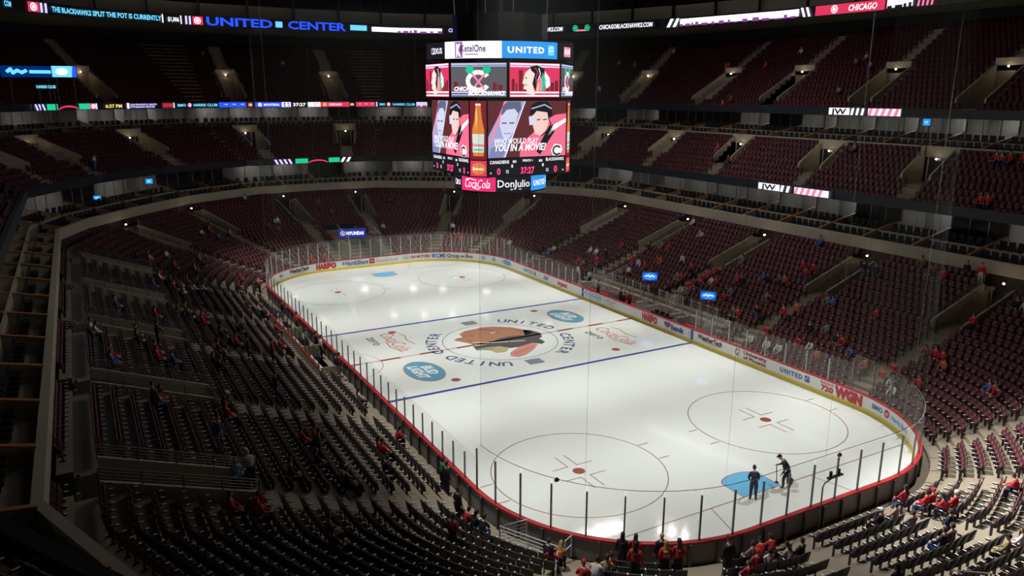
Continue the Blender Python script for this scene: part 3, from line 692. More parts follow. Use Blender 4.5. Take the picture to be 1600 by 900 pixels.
def bottle(A, W_, H_):
    A.rect(-W_/2, 0, W_/2, H_, L_DR, 0); z = lambda *p: [((x-355)/45*W_/2, (668-y)/290*H_) for x, y in p]
    A.poly(z((327, 650), (322, 520), (335, 470), (340, 420), (341, 392), (369, 392), (370, 420), (376, 470), (388, 520), (384, 650)), L_AM, 1)
    A.poly(z((341, 400), (341, 392), (369, 392), (369, 400)), L_W, 2); A.poly(z((324, 632), (322, 540), (388, 540), (386, 632)), em('label', (.72, .80, .70), 1), 2)
    A.rect(-.34, .62, .34, .72, L_GR, 3); A.text('Budweiser', 0, 1.0, .2, L_R, 3, .9, .03, .2); A.poly(z((342, 430), (346, 405), (350, 470), (344, 520)), L_YE, 3)
def scorebar(A, W_, H_):
    A.rect(-W_/2, 0, W_/2, H_, L_K, 0); RD = em('digit', (.95, .05, .2), 1.6)
    A.text('CANADIENS', -W_*.36, H_*.80, .22, L_W, 1, 1.5, .02); A.text('BLACKHAWKS', W_*.36, H_*.86, .22, L_W, 1, 1.5, .02); A.text('PERIOD 1', 0, H_*.84, .16, L_W, 1, .8)
    A.text('37:27', 0, H_*.28, .44, RD, 1, 1.1, .03)
    for sx in (-1, 1):
        A.text('0', sx*W_*.37, H_*.28, .44, RD, 1, .28, .03); A.text('0', sx*W_*.2, H_*.55, .22, L_W, 1, .15, .03); A.text('80', sx*W_*.17, H_*.8, .17, L_W, 1, .3, .02)
        A.text('12', sx*W_*.26, H_*.25, .22, L_W, 1, .2, .02); A.text('45', sx*W_*.47, H_*.2, .12, L_W, 1, .12)
for k in range(8):
    deg = k*45; A = Art(facemap(4.95, deg, 18.64), 9, .008); (chief if k % 2 == 0 else clogo)(A, 3.9, 2.22); sbuild(A.mb, 'video_panel')
    if k % 2 == 0:
        A = Art(facemap(4.05, deg, 14.62), 9, .008); video(A, 6.2, 3.78); sbuild(A.mb, 'main_screen')
        A = Art(facemap(4.05, deg, 13.36), 9, .008); scorebar(A, 6.2, 1.2); sbuild(A.mb, 'score_display')
    else:
        ap = (4.05+3.17)/math.sqrt(2); A = Art(facemap(ap, deg, 14.5), 9, .008); bottle(A, 1.16, 3.9); sbuild(A.mb, 'corner_screen')
        A = Art(facemap(ap, deg, 13.38), 9, .008); A.rect(-.58, 0, .58, 1.05, L_R, 0); A.disc(0, .52, .5, .42, L_AM, 1); A.text('Budweiser', 0, .52, .2, L_W, 2, .8, .02, .25); sbuild(A.mb, 'corner_screen')

# ================================================================= RIBBON DISPLAYS
LD, LC, LA = Loop(RIBD), Loop(FC), Loop(FA)
def ribbon(loop, u0, u1, z0, h, label, draws, tz=None):
    zc = z0+h/2; s0, s1 = loop.for_u(u0, zc), loop.for_u(u1, zc)
    if s1 < s0: s1 += loop.L
    o = thing('ribbon_display', label, 'led display', tuple(loop.at((s0+s1)/2, 0, z0)[0])); off = np.array(o.location)
    mb = MB(); n = max(2, int((s1-s0)/.8)); aa = np.linspace(s0, s1, n)
    F0 = [loop.at(a, .10, z0)[0] for a in aa]; F1 = [loop.at(a, .10, z0+h)[0] for a in aa]; B0 = [loop.at(a, .01, z0)[0] for a in aa]; B1 = [loop.at(a, .01, z0+h)[0] for a in aa]
    mb.strip(F0, F1, BLACK); mb.strip(F1, B1, BLACK); mb.strip(B0, F0, BLACK)
    mb.v = [tuple(np.array(q)-off) for q in mb.v]; mb.build('housing', o)
    A = Art(lambda a, b, oo: tuple(np.array(loop.at(a, .2+oo, z0+b)[0])-off), .6, .035)
    def U(u): s = loop.for_u(u, zc); return s if s >= s0-1 else s+loop.L
    for d in draws:
        k, ua, ub = d[0], U(d[1]), U(d[2]); c = (ua+ub)/2
        if k == 'r': A.rect(ua, h*d[4] if len(d) > 4 else 0, ub, h*d[5] if len(d) > 5 else h, d[3], 1)
        elif k == 't': A.text(d[4], c, h/2 if len(d) < 7 else h*d[6], h*(d[5] if len(d) > 5 else .6), d[3], 3, ub-ua, .03, d[7] if len(d) > 7 else 0)
        elif k == 's':                              # slanted stripes
            n_ = d[4]; w_ = (ub-ua)/(2*n_)
            for i in range(n_): x = ua+i*2*w_; q = w_*d[5]; A.poly([(x, 0), (x+w_, 0), (x+w_+q, h), (x+q, h)], d[3], 2)
        elif k == 'o': A.disc(c, h/2, min(.42*h, (ub-ua)/2), .42*h, d[3], 3, 16); A.ring(c, h/2, .3*h, .3*h, .08*h, d[4], 4, 16)
        elif k == 'a': A.ring(c, -h*.1, (ub-ua)/2, h*.8, h*.28, d[3], 2, 16, .2, 2.94)
        elif k == 'k':                              # skyline silhouettes along the lower edge
            rr = random.Random(3); x = ua
            while x < ub:
                ww = rr.uniform(.3, 1.1); A.rect(x, 0, min(x+ww, ub), h*rr.uniform(.12, .45), d[3], 3); x += ww+rr.uniform(.1, .7)
    A.build('screen', o); return o
ZD, HD = 27.05, .98
ribbon(LD, 2, 318, ZD, HD, 'upper ribbon display at the top left, white lottery lettering between two red crests', [('t', 2, 13, L_CY, 'COM', .55), ('r', 41, 58, L_R), ('o', 43, 56, L_W, L_R), ('s', 60, 74, L_LAV, 2, .1), ('t', 78, 250, L_CY, 'THE BLACKHAWKS SPLIT THE POT IS CURRENTLY', .55), ('s', 252, 255, L_W, 1, 0), ('t', 260, 278, L_W, '$1,006', .5), ('s', 281, 284, L_W, 1, 0), ('s', 288, 300, L_LAV, 2, .1), ('r', 300, 316, L_R), ('o', 302, 314, L_W, L_R)])
ribbon(LD, 318, 546, ZD-.05, HD+.15, 'arena name in big blue glowing letters with a small white emblem between its two words', [('t', 322, 425, L_DB, 'UNITED', .88), ('r', 430, 440, L_CY, .15, .8), ('t', 449, 540, L_DB, 'CENTER', .88)])
ribbon(LD, 546, 780, ZD, HD, 'upper ribbon display left of the scoreboard with a long bright white streak', [('r', 547, 572, L_CY, .15, .85), ('r', 580, 690, L_WH2, .1, .7), ('k', 620, 690, L_PU), ('t', 700, 775, L_LAV, 'CHICAGOBLACKHAWKS', .5)])
ribbon(LD, 784, 1030, ZD, HD, 'upper ribbon display right of the scoreboard repeating a web address in white letters', [('t', 798, 881, L_W, 'CHICAGOBLACKHAWKS.COM', .55, .5, .2), ('r', 900, 920, L_PINK, .1, .3), ('o', 896, 904, L_GR, L_K), ('o', 915, 923, L_GR, L_K), ('t', 938, 1022, L_W, 'CHICAGOBLACKHAWKS.COM', .55, .5, .2)])
ribbon(LD, 1040, 1256, ZD, HD, 'upper ribbon display at the upper right with a white skyline picture', [('s', 1044, 1062, L_WH2, 2, 1.2), ('r', 1064, 1250, L_WH2, .15, .9), ('k', 1064, 1250, L_PU), ('t', 1130, 1180, L_LAV, 'LET US HEAR', .3, .55)])
ribbon(LD, 1257, 1470, ZD, HD, 'upper ribbon display at the top right, red with a white city name', [('s', 1258, 1274, L_W, 2, -1.2), ('r', 1276, 1385, L_R), ('o', 1300, 1312, L_W, L_R), ('t', 1328, 1374, L_W, 'CHICAGO', .6, .5, .15), ('r', 1388, 1430, L_W, .1, .9), ('k', 1390, 1428, L_K), ('s', 1436, 1465, L_PINK, 4, .5)])
ZC, HC = 16.95, .66
ribbon(LC, 52, 156, ZC, HC, 'middle ribbon display at the left with green shapes and a red arc', [('s', 54, 70, L_LAV, 3, -1.), ('r', 70, 88, L_GR), ('a', 88, 120, L_R), ('r', 121, 138, L_GR), ('r', 139, 147, L_R), ('o', 140, 147, L_W, L_R), ('s', 147, 153, L_LAV, 1, 0)])
ribbon(LC, 158, 272, ZC, HC, 'middle ribbon display showing the time in pale digits beside small white lines', [('t', 163, 188, L_YE, '6:37 PM', .6), ('r', 197, 200, L_W), ('t', 201, 243, L_LAV, 'SAN FRANCISCO GIANTS', .3, .72), ('t', 201, 240, L_LAV, 'PITTSBURGH PIRATES', .3, .28), ('r', 252, 268, L_DR), ('t', 253, 267, L_R, '7:07 PM', .5), ('s', 269, 272, L_W, 1, 0)])
ribbon(LC, 273, 342, ZC, HC, 'middle ribbon display with blue club lettering, left one of two', [('t', 275, 288, L_CY, 'BMO', .5), ('o', 290, 298, L_PINK, L_W), ('t', 300, 339, L_CY, 'HARRIS CLUB', .5)])
ribbon(LC, 342, 587, ZC, HC, 'middle ribbon display with the game clock between blue and red team names', [('r', 342, 384, L_DB), ('t', 350, 380, L_W, '..  ..  ..', .5, .8), ('r', 386, 394, L_DR), ('t', 387, 393, L_YE, '8', .5), ('r', 398, 440, L_DB), ('o', 400, 410, L_W, L_R), ('t', 412, 436, L_W, 'MONTREAL', .45), ('r', 440, 454, L_W), ('r', 441.5, 452.5, L_DB, .12, .88), ('t', 444, 450, L_W, '0', .5), ('t', 457, 477, L_W, '37:27', .65), ('r', 480, 500, L_W), ('r', 490, 498.5, L_R, .12, .88), ('t', 492, 497, L_W, '0', .5), ('r', 500, 545, L_R), ('o', 502, 511, L_YE, L_K), ('t', 513, 534, L_W, 'CHICAGO', .45), ('t', 546, 553, L_YE, '8', .5), ('r', 556, 586, L_R), ('t', 560, 583, L_W, '..  ..  ..', .5, .8)])
ribbon(LC, 588, 668, ZC, HC, 'middle ribbon display with blue club lettering just left of the scoreboard', [('s', 588, 591, L_W, 1, 0), ('t', 593, 603, L_CY, 'BMO', .5), ('o', 604, 612, L_PINK, L_W), ('t', 614, 649, L_CY, 'HARRIS CLUB', .5), ('r', 651, 668, L_LAV), ('k', 652, 667, L_R)])
ribbon(LC, 1296, 1412, ZC, HC, 'middle ribbon display on the right with white lettering fading to red stripes', [('r', 1297, 1330, L_W), ('t', 1302, 1326, L_K, 'JW', .8), ('s', 1332, 1356, L_W, 3, .4), ('r', 1358, 1410, L_W), ('s', 1358, 1410, L_PINK, 5, .6)])
ZA, HA = 9.78, .62
ribbon(LA, 430, 550, ZA, HA, 'lower ribbon display beneath the middle stand with green shapes and slanted stripes', [('s', 431, 460, L_LAV, 4, -1.), ('r', 461, 480, L_GR), ('a', 480, 512, L_R), ('r', 513, 530, L_GR), ('s', 531, 548, L_W, 2, 1.)])
ribbon(LA, 1186, 1303, ZA, HA, 'lower ribbon display at the right side with white lettering fading to red stripes', [('r', 1187, 1220, L_W), ('t', 1192, 1216, L_K, 'JW', .8), ('s', 1222, 1240, L_W, 2, .4), ('r', 1243, 1298, L_W), ('s', 1243, 1290, L_PINK, 5, .6)])
# small lit signs on the left of the upper stand
def led_sign(u0, u1, v0, v1, dist, label, fn, name='led_sign'):
    c = np.array([(u0+u1)/2, (v0+v1)/2]); d = np.array([(c[0]-800)/FPX, -(c[1]-450)/FPX, 1]) @ CM; d /= np.linalg.norm(d); P0 = CP+d*dist
    n = -np.array([d[0], d[1], 0]); n /= np.linalg.norm(n); r = np.array([-n[1], n[0], 0]); k = dist/FPX; W_, H_ = (u1-u0)*k, (v1-v0)*k
    o = thing(name, label, 'led sign', tuple(P0-[0, 0, H_/2]))
    mb = MB(); mb.box((0, 0, H_/2), (.16, W_+.1, H_+.1), BLACK, np.array([n, r, [0, 0, 1]])); mb.build('housing', o)
    mb = MB()
    for q in (-.35, .35): b = r*W_*q-n*.12; mb.tube([tuple(b+[0, 0, H_*.8]), tuple(b+[0, 0, -2.4])], .05, METAL)
    mb.build('support_posts', o)
    A = Art(lambda a, b, oo: tuple(r*a+n*(.09+oo)+np.array([0, 0, b])), 99, .01); fn(A, W_, H_); A.build('screen', o); return o
led_sign(14, 74, 105, 119, 88, 'blue lit advert sign in the upper left stand, wide one with white script', lambda A, W, H: (A.rect(-W/2, 0, W/2, H, em('navy', (.0, .02, .14), 1.2), 0), A.line([(-W*.38, H*.5), (-W*.32, H*.72), (-W*.28, H*.38), (-W*.2, H*.6), (-W*.12, H*.42), (-W*.04, H*.58)], .3, L_CY, 1), A.line([(W*.04, H*.5), (W*.4, H*.5)], .3, L_CY, 1)))
led_sign(86, 114, 105, 119, 88, 'bright cyan lit sign in the upper left stand beside the wide blue sign', lambda A, W, H: (A.rect(-W/2, 0, W/2, H, L_CY, 0), A.disc(-W*.1, H/2, W*.25, H*.3, L_WH2, 1), A.poly([(W*.3, 0), (W*.5, 0), (W*.5, H), (W*.36, H)], L_DB, 1)))
led_sign(60, 84, 133, 138, 86, 'thin blue lit sign low in the upper left stand', lambda A, W, H: (A.rect(-W/2, 0, W/2, H, L_K, 0), A.text('HARRIS CLUB', 0, H*.5, H*.7, L_CY, 1, W*.9, .04)))
def hy(A, W, H): A.rect(-W/2, 0, W/2, H, em('hy_blue', (.02, .03, .25), 1.2), 0); A.ring(-W*.34, H*.5, W*.1, H*.24, .06, L_W, 1, 20); A.text('H', -W*.34, H*.5, H*.26, L_W, 1, .25, .03, .4); A.text('HYUNDAI', W*.1, H*.5, H*.36, L_W, 1, W*.62, .05)
led_sign(530, 571, 357, 371, 93.5, 'dark blue lit car advert sign above the tunnel behind the far end glass', hy)
def ov(A, W, H): A.rect(-W/2, 0, W/2, H, em('ov_blue', (.01, .08, .40), 1.2), 0); A.disc(0, H/2, W*.47, H*.42, em('ov_blue2', (.03, .25, .85), 1.3), 1, 28); A.line([(-W*.3, H*.5), (-W*.1, H*.62), (0, H*.45), (W*.12, H*.6), (W*.3, H*.5)], .09, L_W, 2)
led_sign(1004, 1027, 425, 438, 70, 'small blue oval lit sign behind the benches, the farther of the two', ov)
led_sign(1095, 1118, 455, 468, 62.5, 'small blue oval lit sign behind the benches, the nearer of the two', ov)

# ================================================================= SEATS
NEARC = CP[:2]
def seat_rows(tr, loop_d, skip=None, first=0, last=None):
    out = []
    for i in range(first, last if last is not None else tr.n):
        d = tr.e[i]+(tr.e[i+1]-tr.e[i])*loop_d; L = Loop(tr.ring(d), 100)
        cuts = []
        for vi, t in enumerate(tr.v):
            hw = (tr.vw+.3) if tr.vd[0] <= i < tr.vd[1] else tr.aw
            cuts.append((L.s_of(t), hw))
        cuts.sort(); m = len(cuts)
        for c in range(m):
            a0 = cuts[c][0]+cuts[c][1]; a1 = cuts[(c+1) % m][0]-cuts[(c+1) % m][1]
            if a1 < a0: a1 += L.L
            n = int((a1-a0-.1)/.53)
            if n < 1: continue
            s0 = (a0+a1)/2-(n-1)*.53/2
            for k in range(n):
                p, t, nn = L.at(s0+k*.53, 0, tr.z[i])
                if skip and skip(i, p): continue
                out.append((p[0], p[1], p[2], math.atan2(nn[1], nn[0]), i, c, k))
    return out
def skip_low(i, p):
    x, y = p[0], p[1]
    if y > 0 and -9.8 < x < 8.6 and y < 16.6: return True           # players benches
    if y < 0 and -13 < x < 3.0 and y > -15.2: return True           # penalty boxes
    if x < -30 and -2.3 < y < 1.6 and x > -41: return True          # machine tunnel at the far end
    if i < 3 and 24.3 < x < 30.5 and -16.0 < y < -11.5 and i < 2: return True   # railed gap behind the near corner
    return False
S_LOW = seat_rows(LOW, .62, skip_low, 1, 20)+seat_rows(LOW, .35, skip_low, 21, 22)
S_MID = seat_rows(MIDT, .62); S_UP = seat_rows(UPT, .62)
def visible(s, pad=60):
    q = proj(np.array([[a[0], a[1], a[2]+.5] for a in s]))
    keep = (q[:, 2] > 1.5) & (q[:, 0] > -pad) & (q[:, 0] < 1600+pad) & (q[:, 1] > -pad) & (q[:, 1] < 900+pad)
    return [a for a, k in zip(s, keep) if k], q[keep]
V_LOW, Q_LOW = visible(S_LOW); V_MID, Q_MID = visible(S_MID); V_UP, Q_UP = visible(S_UP)
# seats whose sitter or bystander is placed further down
USED = {}
def nearest_seat(u, v, tier, dz, taken):
    V, Q = {'low': (V_LOW, P_LOW), 'mid': (V_MID, P_MID), 'up': (V_UP, P_UP)}[tier]
    # measured against the height of hips or chest above that seat's floor
    X = Q[dz]; d = (X[:, 0]-u)**2+(X[:, 1]-v)**2+np.array(0)
    for j in np.argsort(d)[:40]:
        if (tier, int(j)) not in taken: return int(j)
    return int(np.argmin(d))
def heights(V): return {dz: proj(np.array([[a[0]+f*math.cos(a[3]), a[1]+f*math.sin(a[3]), a[2]+dz] for a in V])) for dz, f in ((.75, 0), (1.15, .35))}
P_LOW, P_MID, P_UP = heights(V_LOW), heights(V_MID), heights(V_UP)

exec_people = []                                    # (cluster, tier, list of (u, v, pose, top, legs, head))
def cl(phrase, tier, *l): exec_people.append((phrase, tier, l))
# u, v, pose, top colour, trousers, head
cl('in the rows near the far left corner vomitory', 'low', (231, 398, 's', 'white'), (237, 405, 'u', 'red', 'green'), (263, 402, 's', 'white'), (275, 418, 's', 'red'), (206, 401, 's', 'black'), (315, 362, 's', 'white'), (329, 356, 's', 'red'), (325, 347, 'u', 'black'), (340, 370, 's', 'blue'))
cl('in the loose crowd at the far left corner', 'low', (311, 403, 's', 'grey'), (308, 425, 's', 'grey'), (317, 413, 's', 'black'), (242, 445, 's', 'blue'), (250, 435, 's', 'white'), (262, 442, 's', 'green'), (253, 430, 's', 'red'), (273, 450, 's', 'maroon'), (289, 453, 'u', 'white', 'black', 'whitecap'), (292, 438, 's', 'orange'), (300, 450, 's', 'white'), (309, 445, 's', 'navy'), (315, 452, 's', 'white'))
cl('beside the glass at the far left corner of the ice', 'low', (374, 430, 's', 'red'), (378, 450, 's', 'red'), (389, 472, 's', 'red'), (408, 480, 's', 'white'), (402, 437, 'u', 'white'), (397, 442, 's', 'black'), (412, 442, 'u', 'red'), (416, 490, 's', 'navy'), (434, 478, 's', 'white'), (455, 483, 'u', 'black'), (443, 504, 's', 'red'))
cl('in the far end rows left of the tunnel sign', 'low', (437, 345, 's', 'white'), (431, 346, 's', 'white'), (420, 356, 's', 'red'), (433, 356, 's', 'red'), (486, 405, 's', 'red'), (505, 404, 's', 'red'), (515, 368, 's', 'red'), (382, 310, 's', 'white'), (495, 318, 's', 'red'), (520, 334, 's', 'red'), (362, 368, 's', 'grey'))
cl('in the far end rows right of the tunnel sign', 'low', (578, 366, 's', 'red'), (590, 362, 's', 'white'), (588, 376, 's', 'red'), (707, 352, 'u', 'white', 'navy'), (702, 372, 's', 'red'), (716, 370, 's', 'red'), (723, 374, 's', 'red'), (708, 300, 's', 'red'), (640, 372, 's', 'grey'), (788, 378, 's', 'red'), (800, 381, 's', 'white'), (610, 318, 's', 'navy'))
cl('on the left stand between the two farther stair trenches', 'low', (246, 492, 's', 'red'), (171, 552, 's', 'red'), (180, 562, 's', 'blue'), (135, 517, 's', 'white'), (143, 517, 's', 'white'), (175, 475, 's', 'blue'), (238, 510, 'u', 'black'), (212, 520, 's', 'green'), (222, 526, 's', 'black'), (243, 548, 's', 'red'), (253, 554, 's', 'red'), (264, 564, 's', 'blue'))
cl('in the middle rows of the left stand level with centre ice', 'low', (281, 480, 's', 'olive'), (288, 486, 's', 'grey'), (296, 494, 's', 'black'), (309, 499, 's', 'red'), (320, 500, 's', 'red'), (342, 516, 's', 'olive'), (349, 523, 's', 'navy'), (377, 514, 's', 'black'), (370, 534, 's', 'red'), (384, 536, 'u', 'navy'), (423, 536, 'u', 'red'), (437, 538, 's', 'red'), (340, 546, 's', 'maroon'), (348, 554, 's', 'grey'), (328, 568, 's', 'black'), (338, 572, 's', 'black'), (429, 602, 'u', 'navy'))
cl('near the nearest stair trench of the left stand', 'low', (233, 606, 's', 'green'), (241, 616, 's', 'red'), (252, 614, 's', 'grey'), (353, 651, 's', 'red'), (339, 636, 's', 'black', 'black', 'whitecap'), (374, 781, 's', 'red'), (385, 791, 's', 'red'), (402, 798, 's', 'red'))
cl('in the middle rows of the left stand closest to the camera', 'low', (479, 683, 's', 'red'), (490, 686, 'u', 'red', 'black'), (504, 690, 'u', 'green', 'black'), (493, 722, 's', 'black'), (455, 735, 's', 'black'), (539, 738, 's', 'white'), (549, 744, 's', 'black'), (618, 685, 's', 'red'), (586, 700, 's', 'red'), (595, 707, 's', 'red'), (595, 735, 's', 'black'), (511, 830, 's', 'olive'), (525, 844, 's', 'black'), (570, 612, 's', 'white'))
cl('behind the left glass nearest the camera', 'low', (690, 737, 'u', 'green', 'navy'), (705, 752, 'u', 'black', 'navy'), (721, 768, 'u', 'black', 'black'), (714, 828, 'u', 'maroon', 'black'), (724, 814, 's', 'red'), (740, 824, 's', 'black'), (757, 828, 's', 'black'))
cl('behind the near end glass at the bottom of the picture', 'low', (982, 842, 'u', 'black', 'navy', 'long'), (992, 843, 'u', 'red', 'black', 'long'), (994, 868, 'u', 'red', 'navy'), (1034, 842, 'u', 'black', 'black', 'bald'), (1036, 862, 'u', 'jersey', 'black', 'blond'), (1053, 864, 'u', 'red', 'black'), (900, 855, 's', 'white'), (926, 860, 's', 'red'), (943, 860, 's', 'tan'), (878, 865, 's', 'orange', 'black', 'blond'), (875, 888, 's', 'red'), (898, 884, 's', 'red', 'black', 'redcap'), (915, 888, 's', 'red'), (864, 846, 's', 'black'))
cl('in the near end rows below the glass with the camera arm', 'low', (1124, 868, 'u', 'black', 'navy'), (1180, 853, 's', 'jersey'), (1194, 846, 's', 'red'), (1173, 846, 's', 'grey'), (1176, 877, 's', 'red'), (1204, 870, 's', 'white'), (1231, 868, 's', 'tan'), (1245, 864, 's', 'black'), (1169, 893, 's', 'red'))
cl('in the bright rows at the lower right of the picture', 'low', (1367, 815, 's', 'black', 'black', 'whitecap'), (1400, 811, 's', 'tan'), (1425, 804, 's', 'grey'), (1418, 796, 's', 'red'), (1448, 797, 's', 'red'), (1456, 792, 's', 'red'), (1465, 789, 's', 'red'), (1476, 783, 's', 'red', 'black', 'white'), (1481, 815, 'u', 'navy', 'navy'), (1460, 839, 's', 'black'), (1477, 839, 's', 'grey'), (1575, 860, 's', 'olive'), (1593, 857, 's', 'white'), (1595, 762, 's', 'red'), (1400, 880, 'u', 'navy', 'black'))
cl('in the right corner rows near the picture edge', 'low', (1547, 613, 's', 'red'), (1559, 619, 's', 'maroon'), (1540, 604, 's', 'blue'), (1452, 550, 's', 'maroon'), (1466, 554, 's', 'red'), (1474, 571, 's', 'orange'), (1432, 603, 's', 'red'), (1593, 478, 's', 'white'), (1585, 472, 's', 'black'))
cl('standing or sitting by the far end of the benches', 'low', (859, 388, 's', 'blue'), (866, 385, 's', 'white'), (905, 407, 's', 'red'), (915, 410, 's', 'grey'), (911, 427, 'u', 'white'), (934, 407, 'u', 'red'), (947, 395, 'u', 'black'), (930, 392, 's', 'white'), (925, 391, 's', 'white'), (975, 385, 's', 'red'), (986, 410, 'u', 'red'), (996, 407, 'u', 'white'), (981, 423, 'u', 'white'), (1005, 415, 's', 'red'), (1015, 419, 's', 'red'), (1026, 410, 's', 'red'), (1033, 412, 's', 'orange'), (1007, 387, 's', 'grey'), (1013, 388, 's', 'black'), (1035, 386, 's', 'grey'), (1041, 387, 's', 'red'))
cl('in the crowd above the two oval signs', 'low', (1065, 408, 'u', 'white'), (1080, 420, 'u', 'red'), (1108, 422, 's', 'red'), (1115, 425, 's', 'red'), (1060, 435, 's', 'grey'), (1070, 435, 's', 'red'), (1046, 445, 's', 'maroon'), (1062, 450, 's', 'white'), (1077, 452, 's', 'red'), (1090, 440, 's', 'red'), (1100, 437, 's', 'red'), (1109, 441, 's', 'white'), (1117, 441, 's', 'red'), (1132, 452, 's', 'black'), (1143, 456, 's', 'grey'), (1151, 441, 'u', 'red'), (1161, 443, 'u', 'black'), (1132, 469, 's', 'red'), (1116, 468, 's', 'red'), (1197, 466, 's', 'grey'), (1207, 471, 's', 'maroon'))
cl('in the middle of the right stand', 'low', (1220, 435, 'u', 'green'), (1226, 441, 'u', 'orange'), (1190, 435, 's', 'blue'), (1200, 437, 's', 'black'), (1180, 492, 'u', 'black', 'blue'), (1220, 481, 'u', 'red', 'black'), (1187, 508, 's', 'red'), (1141, 490, 's', 'green'), (1149, 495, 's', 'red'), (1243, 485, 'u', 'orange', 'black'), (1255, 417, 'u', 'red'), (1262, 437, 'u', 'red'), (1269, 427, 'u', 'red'), (1299, 477, 's', 'blue'), (1290, 471, 's', 'olive'), (1280, 377, 's', 'blue'), (1159, 408, 's', 'grey'))
cl('behind the right-hand glass', 'low', (1171, 524, 's', 'white'), (1201, 537, 's', 'white'), (1212, 544, 's', 'white'), (1132, 504, 's', 'tan'), (1246, 540, 's', 'red'), (1271, 544, 's', 'white'), (1277, 562, 's', 'orange'), (1266, 507, 'u', 'black', 'black'), (1291, 510, 's', 'grey'), (1305, 527, 's', 'black'), (1315, 535, 's', 'red'), (1330, 553, 's', 'blue'), (1377, 569, 'u', 'red', 'white'), (1391, 567, 'u', 'red'), (1350, 571, 's', 'orange'), (1382, 592, 's', 'white'), (1394, 602, 's', 'white'), (1367, 497, 's', 'red'))
cl('high in the right stand under the private boxes', 'low', (1078, 345, 's', 'white'), (1094, 365, 's', 'grey'), (1100, 366, 's', 'white'), (1355, 415, 'u', 'navy'), (1365, 420, 'u', 'navy'), (1512, 406, 'u', 'black'), (1533, 415, 'u', 'red', 'white'), (1456, 423, 's', 'maroon'), (1477, 427, 's', 'red'), (1442, 412, 's', 'olive'), (1505, 491, 'u', 'red', 'black'), (1465, 557, 's', 'red'))
cl('in the middle stand', 'mid', (150, 253, 'u', 'white'), (122, 262, 's', 'red'), (1123, 238, 's', 'red'), (1130, 239, 's', 'maroon'), (1540, 314, 's', 'red'), (1530, 312, 's', 'red'), (1556, 247, 's', 'red'), (1568, 247, 's', 'orange'), (1582, 248, 's', 'red'), (1594, 248, 's', 'red'), (1332, 236, 's', 'grey'))
cl('in the upper stand', 'up', (443, 100, 's', 'white'), (319, 85, 's', 'orange'), (1313, 140, 's', 'grey'), (1337, 94, 's', 'grey'), (1353, 93, 's', 'tan'), (1363, 102, 's', 'grey'), (1137, 103, 's', 'red'), (1143, 107, 's', 'red'), (1195, 100, 's', 'red'), (1252, 83, 's', 'white'), (937, 140, 'u', 'white'), (990, 105, 's', 'grey'), (966, 100, 's', 'tan'), (1037, 103, 's', 'red'), (1053, 80, 's', 'white'), (510, 148, 's', 'red'), (518, 150, 's', 'grey'), (1144, 159, 's', 'red'), (1132, 160, 's', 'red'))
taken = set(); PLACE = []
for phrase, tier, l in exec_people:
    for e in sorted(l, key=lambda q: q[0]):
        dz = .75 if e[2] == 's' else 1.15
        j = nearest_seat(e[0], e[1], tier, dz, taken); taken.add((tier, j)); PLACE.append((phrase, tier, j, e))

# one shared seat: local frame x forward, y sideways, z up, floor at 0
def seat_parts(open_=False):
    back = MB(); a = np.eye(3)
    tl = math.radians(12); ax = np.array([[math.cos(tl), 0, math.sin(tl)], [0, 1, 0], [-math.sin(tl), 0, math.cos(tl)]])
    back.box((-.26, 0, .64), (.045, .46, .46), BLACK, ax); back.box((-.235, 0, .63), (.035, .40, .36), MAROON, ax)
    pan = MB()
    if open_: pan.box((.0, 0, .43), (.42, .44, .06), MAROON)
    else:
        t2 = math.radians(14); a2 = np.array([[math.cos(t2), 0, math.sin(t2)], [0, 1, 0], [-math.sin(t2), 0, math.cos(t2)]])
        pan.box((-.14, 0, .56), (.05, .42, .36), MAROON, a2)
    arm = MB()
    arm.box((-.05, .262, .60), (.30, .045, .03), BLACK); arm.box((-.14, .262, .32), (.06, .03, .56), BLACK); arm.box((.05, .262, .621), (.12, .055, .014), CAP_GLINT)
    arm.box((-.14, .262, .03), (.22, .05, .03), BLACK)
    return back, pan, arm
